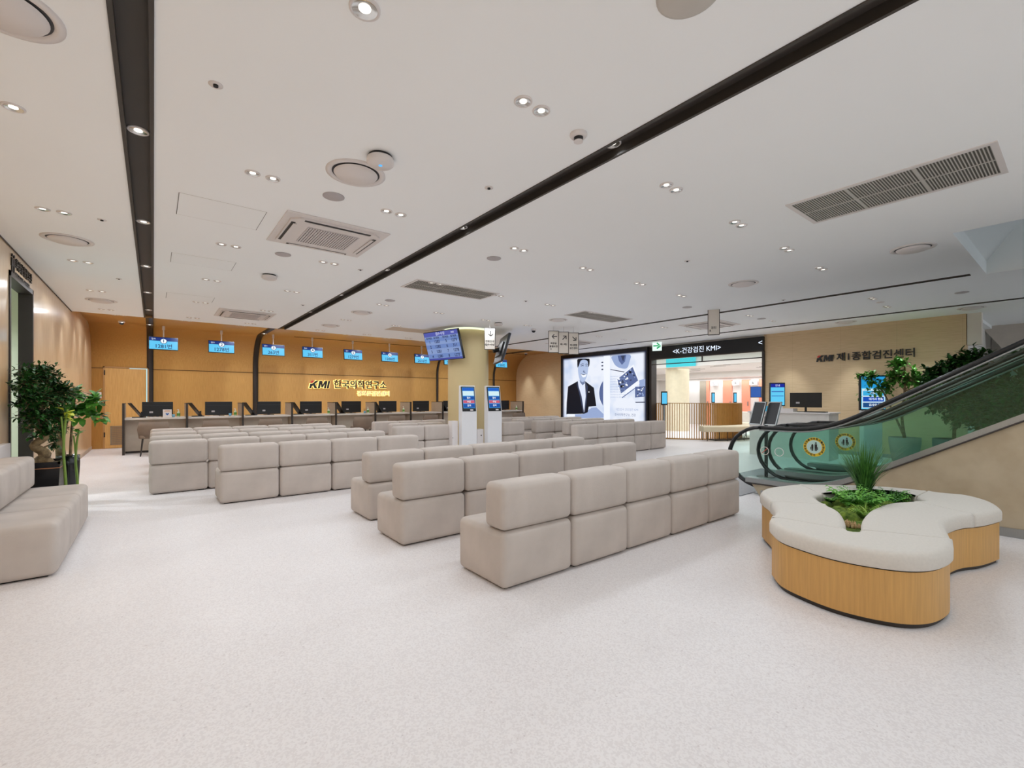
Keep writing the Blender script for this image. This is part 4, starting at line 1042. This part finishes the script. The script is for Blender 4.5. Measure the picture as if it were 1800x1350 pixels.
x, y = at(1254.5, 8.6); t = hang(x, y, CAMH+(HY0-543)*8.6/CF, 'tall narrow ivory sign hanging alone at the centre right', ['', '검진'], '', FY, .20, .49, 'ii'); t.rotation_euler = (0, 0, -1.05)
x, y = at(1155, 13.6)
t = thing('exit_sign', 'green and white illuminated arrow exit sign near the banner', 'sign', (x, y, 2.86), -pi/2+.35)
put('case', MB().box(-.13, -.03, -.14, .13, .03, .14), glow('exw', (226, 246, 238), 1.1), t)
text('arrow', '→', .27, (0, -.032, -.0), FY, glow('exg', (30, 176, 110), .9), t, ex=.001, bold=.008)

# ================================================================= SLATTED SCREEN, CURVED BENCH, RECEPTION
SCX, SCY, SR = 14.75, 9.0, 1.9
t = thing('slatted_screen', 'curved gold slatted screen beyond the opening', 'screen', (SCX, SCY, 0))
b = MB(); a0_, a1_ = math.radians(188), math.radians(300)
for i in range(52):
    a = a0_+(a1_-a0_)*i/51; x, y = SR*cos(a), SR*sin(a); dx, dy = cos(a)*.04, sin(a)*.04; tx_, ty_ = -sin(a)*.006, cos(a)*.006
    b.prism([(x-dx-tx_, y-dy-ty_), (x+dx-tx_, y+dy-ty_), (x+dx+tx_, y+dy+ty_), (x-dx+tx_, y-dy+ty_)], .03, 1.13)
put('slats', b, bronze, t)
b = MB()
for z0, z1 in ((0, .03), (1.13, 1.15)): b.lathe([(SR-.045, z0), (SR+.045, z0), (SR+.045, z1), (SR-.045, z1), (SR-.045, z0)], 0, 0, 40, a0_, a1_, False)
put('rails', b, bronze, t)
t = thing('curved_bench', 'curved cream bench on thin black legs around the slatted screen', 'bench', (SCX, SCY, 0))
b = MB(); a0b, a1b = math.radians(226), math.radians(322)
prf = [(2.0, .28), (2.5, .28), (2.53, .31), (2.53, .42), (2.5, .45), (2.03, .45), (2.0, .42), (2.0, .28)]
b.lathe(prf, 0, 0, 30, a0b, a1b)
for a in (a0b, a1b): b.add([(r_*cos(a), r_*sin(a), z) for r_, z in prf[:-1]], [tuple(range(7))])
put('cushion', b, cream, t)
for i in range(7):
    a = a0b+.05+(a1b-a0b-.1)*i/6
    for r_ in (2.07, 2.46): put('leg', MB().cyl(r_*cos(a), r_*sin(a), 0, .28, .01, 8), black, t)
b = MB().lathe([(1.97, .0), (2.3, .0), (2.3, .03), (1.97, .03), (1.97, 0)], 0, 0, 20, math.radians(236), math.radians(275), False)
put('floor_base', b, dark, t)
# benches far in the hall
tag(put('long_bench', MB().box(18.5, 5.0, 0, 19.1, 9.5, .75), mat('hall_bench', (206, 200, 188), .6), bevel=.02), 'long pale counter in front of the orange doors', 'counter')
# hall kiosks
for i, (u, d_, v0, v1, w_, lb_) in enumerate([(1168, 14.3, 688, 712, .19, 'small blue portrait screen at the left edge of the opening'), (1254, 20.5, 690, 708, .15, 'left blue kiosk screen between the orange doors'), (1292.5, 20.2, 690, 708, .14, 'right blue kiosk screen between the orange doors')]):
    x, y = at(u, d_); z1 = CAMH+(HY0-v0)*d_/CF; z0 = CAMH+(HY0-v1)*d_/CF
    t = thing('info_screen', lb_, 'screen', (x, y, 0), -TH)
    put('bezel', MB().box(-w_/2, 0, z0, w_/2, .05, z1), black, t, bevel=.006)
    put('display', MB().box(-w_/2+.02, -.003, z0+.04, w_/2-.02, 0, z1-.04), skyw, t)
    put('stand', MB().box(-.03, .01, 0, .03, .05, z0), steel, t)
x, y = at(1329, 19.9); t = thing('wall_television', 'blue screen television mounted between the orange doors', 'television', (x, y, 1.57), -pi/2+.1)
put('housing', MB().box(-.22, -.03, -.24, .22, .12, .24), black, t); put('display', MB().box(-.2, -.033, -.22, .2, -.03, .22), glow('tvb', (48, 92, 170), 1), t)
put('mount', MB().box(-.03, .12, -.05, .03, 21.4-x-.02, .05), steel, t)
# reception desk
t = thing('reception_desk', 'white reception desk in front of the right beige wall', 'desk', (10.9, 3.3, 0))
put('front_panel', MB().box(.04, .03, 0, .09, 1.62, .97), mat('rec_white', (214, 210, 204), .45), t); put('worktop', MB().box(0, 0, .97, .65, 1.65, 1.0), plastic, t, bevel=.004)
put('side_panel', MB().box(.091, .031, 0, .62, .08, .969).box(.091, 1.57, 0, .62, 1.619, .969), mat('rec_white', (214, 210, 204), .45), t)
t = thing('reception_monitor', 'wide black monitor seen from behind on the reception desk', 'monitor', (11.2, 3.85, 1.0), -pi/2+.12)
put('housing', MB().box(-.30, 0, .10, .30, .04, .42), black, t, bevel=.006); put('stand', MB().box(-.02, .02, 0, .02, .045, .2).box(-.14, -.06, 0, .14, .12, .012), black, t)
put('rating_label', MB().box(-.18, -.002, .18, -.11, 0, .22), greyplastic, t)
t = thing('keyboard', 'black keyboard in front of the reception monitor', 'keyboard', (11.05, 3.60, 1.0)); put('keys', MB().box(-.07, -.2, 0, .07, .2, .02), black, t)
t = thing('paper_stack', 'stack of white paper left of the reception monitor', 'paper', (11.2, 4.22, 1.0)); put('sheets', MB().box(-.12, -.17, 0, .12, .17, .07), plastic, t)
t = thing('blue_leaflet_box', 'small upright cyan leaflet holder on the reception desk', 'holder', (11.1, 4.62, 1.0)); put('holder', MB().box(-.02, -.05, 0, .04, .05, .12), mat('cyan_card', (70, 180, 220), .4), t)
t = thing('desk_calendar', 'small dark desk calendar left on the reception desk', 'calendar', (11.15, 4.80, 1.0)); put('card', MB().prism([(-.05, 0), (.05, 0), (0, .12)], -.08, .08, 'y'), inkm, t)
def portrait(x, y, z0, z1, w_, label, rz, kind):
    t = thing('info_kiosk', label, 'kiosk', (x, y, 0), rz)
    put('bezel', MB().box(-w_/2, 0, z0, w_/2, .06, z1), black, t, bevel=.012)
    a = w_/2-.02; h_ = z1-z0
    put('display', MB().box(-a, -.003, z0+.03, a, 0, z1-.03), glow('p_sky', (96, 200, 240), 1), t)
    if kind:
        put('title_bar', MB().box(-a, -.005, z1-.12, a, -.002, z1-.03), glow('p_nav', (28, 40, 150), 1), t)
        put('text_band', MB().box(-a+.02, -.005, z0+h_*.60, a-.02, -.002, z0+h_*.64).box(-a+.02, -.005, z0+h_*.42, a-.02, -.002, z0+h_*.45), glow('p_gr', (60, 110, 180), 1), t)
        text('lettering', '안내', .06, (0, -.006, z1-.075), FY, whs, t, ex=.0005)
    else:
        put('photo_area', MB().box(-a, -.005, z1-.27, a, -.002, z1-.03), glow('p_ph', (40, 150, 210), 1), t)
        put('menu_panel', MB().box(-a+.01, -.005, z0+.05, a-.01, -.002, z1-.29), glow('p_wh', (200, 226, 236), 1), t)
        for k_, (c_, s_) in enumerate((((60, 170, 220), '건물 안내'), ((30, 80, 180), '대기자 현황'), ((30, 76, 130), '검사실 위치'))):
            z = z1-.385-k_*.125
            put('menu_button', MB().box(-a+.03, -.007, z-.05, a-.03, -.004, z+.05), glow('p_b%d' % k_, c_, 1), t)
            text('lettering', s_, .06, (.05, -.0085, z), FY, whs, t, ex=.0005, bold=.001)
    put('body', MB().box(-w_*.36, .0, 0, w_*.36, .14, z0-.0), mat('kiosk_white', (226, 226, 228), .35), t, bevel=.01)
    return t
portrait(12.25, 4.83, 1.10, 1.69, .36, 'blue portrait screen standing behind the reception desk', -TH-.15, 1)
x, y = at(1535, 9.7); portrait(x, y, 1.04, 1.79, .53, 'tall blue menu kiosk in front of right beige wall beside the tree', -TH-.05, 0)

# ================================================================= CEILING FIXTURES
# downlight prototype
def dl_proto(name, m_in, r=.052):
    t = thing(name, 'x', 'ceiling light', (0, 0, ZC), 0)
    put('trim_ring', MB().lathe([(r, 0), (r, -.006), (r*.86, -.010), (r*.8, -.006), (r*.8, -.001)], 0, 0, 24), plastic, t)
    put('reflector', MB().lathe([(r*.82, -.007), (r*.6, -.003), (r*.36, -.0015)], 0, 0, 24), chrome, t)
    put('lamp', MB().cyl(0, 0, -.0035, -.001, r*.4, 16), m_in, t)
    return t
rows = [(-.70, 'row left of left dark strip', [3.82, 5.71, 7.62, 9.55, 11.45]), (.645, 'row right of left dark strip', [3.84, 5.82, 7.68, 9.58, 11.52]),
        (1.70, 'row left of right dark strip', [1.97, 3.88, 5.81, 7.72, 9.72, 11.6]), (3.22, 'first row right of right strip', [2.05, 3.96, 5.88, 7.82, 9.80, 11.7]),
        (4.39, 'second row right of right strip', [2.08, 4.02, 5.95, 7.88, 9.87, 11.7]), (5.57, 'third row right of right strip', [2.10, 4.06, 5.97, 7.98, 11.7]),
        (6.75, 'fourth row right of right strip', [2.14, 4.11, 6.0, 7.98, 9.95, 11.7]), (9.45, 'fifth row right of right strip', [2.25, 4.25, 6.2, 8.2, 10.2]), (10.5, 'sixth row right of right strip', [2.29, 4.24, 6.2, 8.2, 10.2])]
proto = dl_proto('recessed_downlight', lampm); used = False
for rx, rn, ys_ in rows:
    for k_, y in enumerate(ys_):
        for s_ in (-1, 1):
            lb_ = '%s ceiling downlight of the %s nearest pair in %s' % ('left' if s_ < 0 else 'right', ORD[k_], rn)
            loc = (rx+s_*.068, y, ZC)
            if not used: proto.location = loc; proto['label'] = lb_; proto['group'] = 'paired ceiling downlights'; used = True; o = proto; dup_ready = proto
            else: o = dup(proto, loc, None, lb_, 'paired ceiling downlights')
for rx, rn, ys_ in rows:
    for k_, y in enumerate(ys_): spot('downlight_beam', (rx, y, ZC-.03), E_DOWN*(1.1 if y > 6.5 else .97), 172, .35, rad=.06)
o = dup(proto, (.71, 1.92, ZC), None, 'single large ceiling downlight at the top centre of the photo', 'single ceiling downlights'); o.scale = (1.25,)*3
spot('downlight_beam', (.71, 1.92, ZC-.03), E_DOWN, 172, .35, rad=.06)
for k_, y in enumerate([-.05, -2.0]):   # the same grid goes on behind the photographer
    for rx in (-.7, 1.7, 4.4, 6.0): spot('downlight_beam', (rx, y, ZC-.03), E_DOWN*1.4, 172, .35, rad=.06)
pr2 = dl_proto('strip_downlight', lampm, .058); first_s = True
for xx, rn in (((LX0+LX1)/2, 'the left dark strip'), ((RX0+RX1)/2, 'the right dark strip')):
    for k_, y in enumerate(([3.78, 5.70, 7.59, 9.46, 11.32] if xx < 1 else [1.99, 3.90, 5.81, 7.70, 9.60])):
        lb_ = '%s nearest ceiling downlight set inside %s' % (ORD[k_], rn); loc = (xx, y, ZC+.05)
        if first_s: pr2.location = loc; pr2['label'] = lb_; pr2['group'] = 'downlights in the dark strips'; first_s = False
        else: dup(pr2, loc, None, lb_, 'downlights in the dark strips')
        spot('strip_beam', (xx, y, ZC+.02), E_STRIP*.7, 130, 1, rad=.05)
pr3 = dl_proto('soffit_downlight', lampb, .062)
for k_, (xx, y) in enumerate([((LX0+LX1)/2, 12.6), ((LX0+LX1)/2, 14.3), ((RX0+RX1)/2, 12.6), ((RX0+RX1)/2, 14.3), ((S2a+S2b)/2, 12.6)]):
    lb_ = ['nearer bright lamp on left dark strip under the wood soffit', 'farther bright lamp on left dark strip under the wood soffit', 'nearer bright lamp on right dark strip under the wood soffit', 'farther bright lamp on right dark strip under the wood soffit', 'bright lamp on the thin slot at the far right soffit'][k_]
    if k_ == 0: pr3.location = (xx, y, ZS-.032); pr3['label'] = lb_; pr3['group'] = 'bright lamps under the wood soffit'
    else: dup(pr3, (xx, y, ZS-.032), None, lb_, 'bright lamps under the wood soffit')
    spot('soffit_beam', (xx, y, ZS-.06), E_STRIP*1.2, 120, 1, rad=.05)
# small pairs in the wood soffit
kk = 0
for rx in (-.6, .6, 1.75, 3.2, 4.4, 5.6, 6.8, 8.0, 9.4, 10.5):
    for y in (13.3,):
        for s_ in (-1, 1):
            dup(proto, (rx+s_*.068, y, ZS), None, '%s lamp of the %s pair from left in the wood soffit' % ('left' if s_ < 0 else 'right', ORD[kk]), 'paired downlights in the wood soffit')
        spot('soffit_pair_beam', (rx, y, ZS-.04), 24, 172, .35, rad=.06); kk += 1
spot('restroom_fill', (-2.4, 8.6, 2.9), 220, 150, 1)  # unseen lamp added to brighten the room behind the doorway
for i in range(11): spot('wood_wall_fill', (-.6+i*1.2, 14.1, ZS-.03), E_WASH*.9, 100, 1, rot=(.62, 0, 0), rad=.05)  # tilted spots added to brighten the wood wall, no fixtures modelled
# wall washers: left wall, right beige wall, sign wall
for y in (10.9, 12.5, 13.4, 14.4): spot('wall_wash', (XL+.20, y, 2.93 if y < 12 else 3.1), E_WASH*.8, 56, .7, rad=.03)
for y in (9.0, 10.0): spot('wall_wash', (XL+.25, y, 2.93), E_WASH*.4, 62, .7, rad=.03)  # weaker spots added to brighten the nearer left wall
for y in (13.55, 14.85): spot('wall_wash', (XR-.42, y, 3.1), E_WASH*2, 56, .8, rad=.03)
for y in (2.1, 3.3, 4.7): spot('wall_wash', (XR-.5, y, 2.93), E_WASH*2, 62, .8, rad=.03)

def diffuser(x, y, label, r=.20, ring=True):
    t = thing('round_air_diffuser', label, 'air vent', (x, y, ZC), 0, 'round ceiling air diffusers')
    put('outer_flange', MB().lathe([(r, 0), (r, -.006), (r*.85, -.012), (r*.80, -.002)], 0, 0, 40), greyplastic if False else plastic, t)
    put('throat', MB().lathe([(r*.81, -.002), (r*.6, -.001)], 0, 0, 40), mat('throat', (70, 68, 70), .7), t)
    put('inner_cone', MB().lathe([(r*.74, -.010), (r*.70, -.02), (r*.64, -.03), (.001, -.032)], 0, 0, 40), plastic, t)
    return t
dfs = [(1.18, 3.37, 'large round air diffuser beside the white access point', .21), (-.71, 6.65, 'round air diffuser nearest the left wall, before the farther one', .21), (-.70, 10.44, 'farther round air diffuser along the left wall', .21),
       (6.64, 1.22, 'round air diffuser closest to the escalator opening', .2), (6.74, 3.12, 'round air diffuser left of the escalator opening, beyond another', .2), (-.51, 2.87, 'round air diffuser cut by the top left corner', .2),
       (3.18, 8.76, 'round air diffuser behind the left linear grille', .2), (3.19, 10.78, 'round air diffuser farther behind, near the wood soffit', .2), (6.76, 7.0, 'round air diffuser behind the middle linear grille', .2),
       (11.9, 3.31, 'round air diffuser above the right wall sign', .2), (11.87, 1.35, 'round air diffuser at the far right before the white wall', .2)]
for a in dfs: diffuser(*a)
def speaker(x, y, label, r=.085, m=None):
    t = thing('ceiling_speaker', label, 'speaker', (x, y, ZC), 0, 'round ceiling speakers')
    put('grille', MB().lathe([(r, 0), (r, -.005), (r*.9, -.009), (.001, -.010)], 0, 0, 32), m or greyplastic, t); return t
for a in [(1.17, 3.87, 'grey round ceiling speaker just beyond the large diffuser'), (3.19, 4.40, 'grey round ceiling speaker right of the right dark strip'), (1.18, 5.79, 'pale round ceiling speaker behind the near cassette'), (3.17, 7.39, 'small round ceiling speaker behind the left linear grille'),
          (7.69, 4.57, 'round ceiling speaker left of the lone hanging sign'), (10.02, 1.25, 'round ceiling speaker between the two slots at far right'), (10.01, 4.26, 'round ceiling speaker between the slots above the banner')]: speaker(*a)
speaker(1.73, 1.02, 'large pale round speaker cut by the top edge', .13, mat('spk_pale', (196, 190, 182), .6))
speaker(9.92, 2.25, 'small round detector between the slots near the sign wall', .06, plastic)
def ap(x, y, label, led):
    t = thing('access_point', label, 'wireless device', (x, y, ZC))
    put('mount', MB().cyl(0, 0, -.02, 0, .08, 28), inkm, t)
    put('housing', MB().lathe([(.088, -.018), (.092, -.03), (.092, -.05), (.08, -.062), (.001, -.064)], 0, 0, 36), plastic, t)
    if led: put('status_light', MB().cyl(0, 0, -.066, -.063, .012, 14), glow('led', (70, 160, 240), 1.5), t)
ap(1.23, 3.03, 'white round access point with blue light beside the diffuser', True)
ap(1.23, 6.87, 'white round access point with dark mount behind the cassette', False)
ap(6.0, 8.1, 'dark flat round device on the ceiling near the column', False)
t = thing('smoke_detector', 'white round smoke detector left of the right dark strip', 'smoke detector', (2.11, 2.0, ZC))
put('base', MB().lathe([(.055, 0), (.055, -.012), (.045, -.022), (.03, -.024)], 0, 0, 28), plastic, t); put('sensor', MB().cyl(0, 0, -.045, -.022, .028, 20), inkm, t); put('cap', MB().cyl(0, 0, -.05, -.045, .03, 20), plastic, t)
def sprinkler(x, y, label):
    t = thing('sprinkler_head', label, 'sprinkler', (x, y, ZC), 0, 'ceiling sprinkler heads')
    put('plate', MB().lathe([(.034, 0), (.034, -.003), (.014, -.004)], 0, 0, 20), plastic, t); put('nozzle', MB().cyl(0, 0, -.012, -.001, .012, 12), inkm, t)
for a in [(.26, 2.88, 'nearest sprinkler head right of the left dark strip'), (2.09, 2.95, 'nearest sprinkler head left of the right dark strip'), (-.38, 5.72, 'nearer sprinkler head left of the left dark strip'), (-.38, 8.4, 'farther sprinkler head left of the left dark strip'),
          (2.11, 5.86, 'second sprinkler head along the right dark strip'), (2.10, 8.72, 'farthest sprinkler head along the right dark strip'), (5.1, 3.03, 'sprinkler head in the middle of the right ceiling'), (5.02, 5.99, 'sprinkler head between the two far linear grilles'), (8.4, 3.22, 'sprinkler head beside the first slot')]: sprinkler(*a)
def cassette(x, y, sx, sy, label):
    t = thing('cassette_air_conditioner', label, 'air conditioner', (x, y, ZC), 0, 'ceiling cassette units')
    hx, hy = sx/2, sy/2
    put('panel', MB().box(-hx, -hy, -.012, hx, hy, 0), plastic, t, bevel=.004)
    put('raised_face', MB().prism([(-hx+.13, -hy+.07), (hx-.13, -hy+.07), (hx-.06, -hy+.14), (hx-.06, hy-.14), (hx-.13, hy-.07), (-hx+.13, hy-.07), (-hx+.06, hy-.14), (-hx+.06, -hy+.14)], -.03, -.01), plastic, t, bevel=.004)
    g = MB(); a, b_ = hx-.24, hy-.24
    put('grille_backing', MB().box(-a, -b_, -.031, a, b_, -.029), mat('grille_dark', (88, 84, 82), .8), t)
    n = 20
    for i in range(n+1): xx = -a+2*a*i/n; g.box(xx-.007, -b_, -.036, xx+.007, b_, -.031)
    for i in range(12): yy = -b_+2*b_*i/11; g.box(-a, yy-.004, -.035, a, yy+.004, -.031)
    put('grille', g, mat('grille_white', (206, 200, 200), .5), t)
    for (x0, y0, x1, y1) in ((-hx+.17, -hy+.085, hx-.17, -hy+.115), (-hx+.17, hy-.115, hx-.17, hy-.085), (-hx+.075, -hy+.19, -hx+.11, hy-.19), (hx-.11, -hy+.19, hx-.075, hy-.19)):
        put('air_slot', MB().box(x0, y0, -.034, x1, y1, -.029), black, t)
        dx = .0; m_ = MB()
        if x1-x0 > y1-y0: m_.box(x0+.02, y0+(.022 if y0 < 0 else -.012), -.04, x1-.02, y1+(.012 if y0 < 0 else -.022), -.036)
        else: m_.box(x0+(.02 if x0 < 0 else -.015), y0+.02, -.04, x1+(.015 if x0 < 0 else -.02), y1-.02, -.036)
        put('louvre', m_, plastic, t)
    return t
cassette(1.41, 4.87, .96, .96, 'nearest white cassette air conditioner between the dark strips')
cassette(1.43, 10.42, .96, .96, 'farther white cassette air conditioner by the wood soffit')
cassette(9.92, 5.35, .96, .96, 'white cassette air conditioner between the two thin slots')
cassette(9.92, 9.6, .96, .96, 'distant white cassette air conditioner near the column')
def grille(x0, y0, x1, y1, label, nx, ny, lines, fine=True):
    t = thing('linear_air_grille', label, 'air vent', ((x0+x1)/2, (y0+y1)/2, ZC), 0, 'long ceiling air grilles')
    hx, hy = (x1-x0)/2, (y1-y0)/2; F_ = .035
    put('frame', MB().box(-hx, -hy, -.008, -hx+F_, hy, 0).box(hx-F_, -hy, -.008, hx, hy, 0).box(-hx+F_, -hy, -.008, hx-F_, -hy+F_, 0).box(-hx+F_, hy-F_, -.008, hx-F_, hy, 0), plastic, t)
    put('backing', MB().box(-hx+F_, -hy+F_, -.002, hx-F_, hy-F_, -.0005), mat('grille_dk', (96, 94, 88), .8), t)
    g = MB(); al = hx < hy
    L_ = hy if al else hx; K_ = hx if al else hy
    for i in range(nx+1):
        c_ = -L_+F_+2*(L_-F_)*i/nx
        if al: g.box(-hx+F_, c_-.0035, -.007, hx-F_, c_+.0035, -.002)
        else: g.box(c_-.0035, -hy+F_, -.007, c_+.0035, hy-F_, -.002)
    for i in range(1, ny):
        c_ = -K_+2*K_*i/ny
        if al: g.box(c_-.006, -hy+F_, -.008, c_+.006, hy-F_, -.002)
        else: g.box(-hx+F_, c_-.006, -.008, hx-F_, c_+.006, -.002)
    for f_ in (-1/3, 1/3):
        c_ = 2*f_*L_/2*1.0
        if al: g.box(-hx+F_, c_-.008, -.0075, hx-F_, c_+.008, -.002)
        else: g.box(c_-.008, -hy+F_, -.0075, c_+.008, hy-F_, -.002)
    put('slats', g, mat('grille_slat', (188, 184, 178), .5), t)
grille(4.29, .37, 4.95, 1.63, 'large slatted grille at the upper right of the ceiling', 66, 2, 3)
grille(2.90, 5.82, 4.34, 6.38, 'flat slatted grille just right of the right strip', 40, 2, 3)
grille(6.46, 5.95, 7.93, 6.52, 'flat slatted grille above the video wall side', 40, 2, 3)
tag(put('ceiling_hatch', MB().box(4.4, 10.05, ZC-.002, 5.5, 10.6, ZC), mat('hatch_beige', (206, 190, 172), .7)), 'pale beige flush panel on the ceiling left of the column top', 'ceiling panel')
def access(x0, y0, x1, y1, label):
    t = thing('ceiling_hatch', label, 'ceiling panel', (x0, y0, ZC), 0, 'flush ceiling access panels'); w_, h_ = x1-x0, y1-y0
    put('panel', MB().box(.004, .004, -.0015, w_-.004, h_-.004, 0), ceilm, t)
    put('shadow_line', MB().box(0, 0, -.002, .005, h_, 0).box(w_-.003, 0, -.002, w_, h_, 0), gap, t)
    put('joint', MB().box(0, 0, -.001, w_, .003, 0).box(0, h_-.003, -.001, w_, h_, 0), gap2, t)
access(.16, 4.57, .80, 5.12, 'nearer flush access panel right of the left dark strip'); access(.16, 6.5, .80, 6.96, 'middle flush access panel right of the left dark strip'); access(.16, 9.0, .8, 9.5, 'farther flush access panel right of the left dark strip')
def dome(x, y, z, label):
    t = thing('dome_camera', label, 'security camera', (x, y, z))
    put('base', MB().lathe([(.06, 0), (.065, -.03), (.05, -.045)], 0, 0, 28), plastic, t); put('dome', MB().lathe([(.048, -.04), (.042, -.065), (.025, -.085), (.001, -.09)], 0, 0, 24), black, t)
dome(-.6, 14.3, ZS, 'white dome camera under the wood soffit near left wall'); dome(7.2, 8.3, ZC, 'dome camera on the ceiling right of the column'); dome(11.9, 14.2, ZS, 'small white camera under the soffit at the right beige wall')
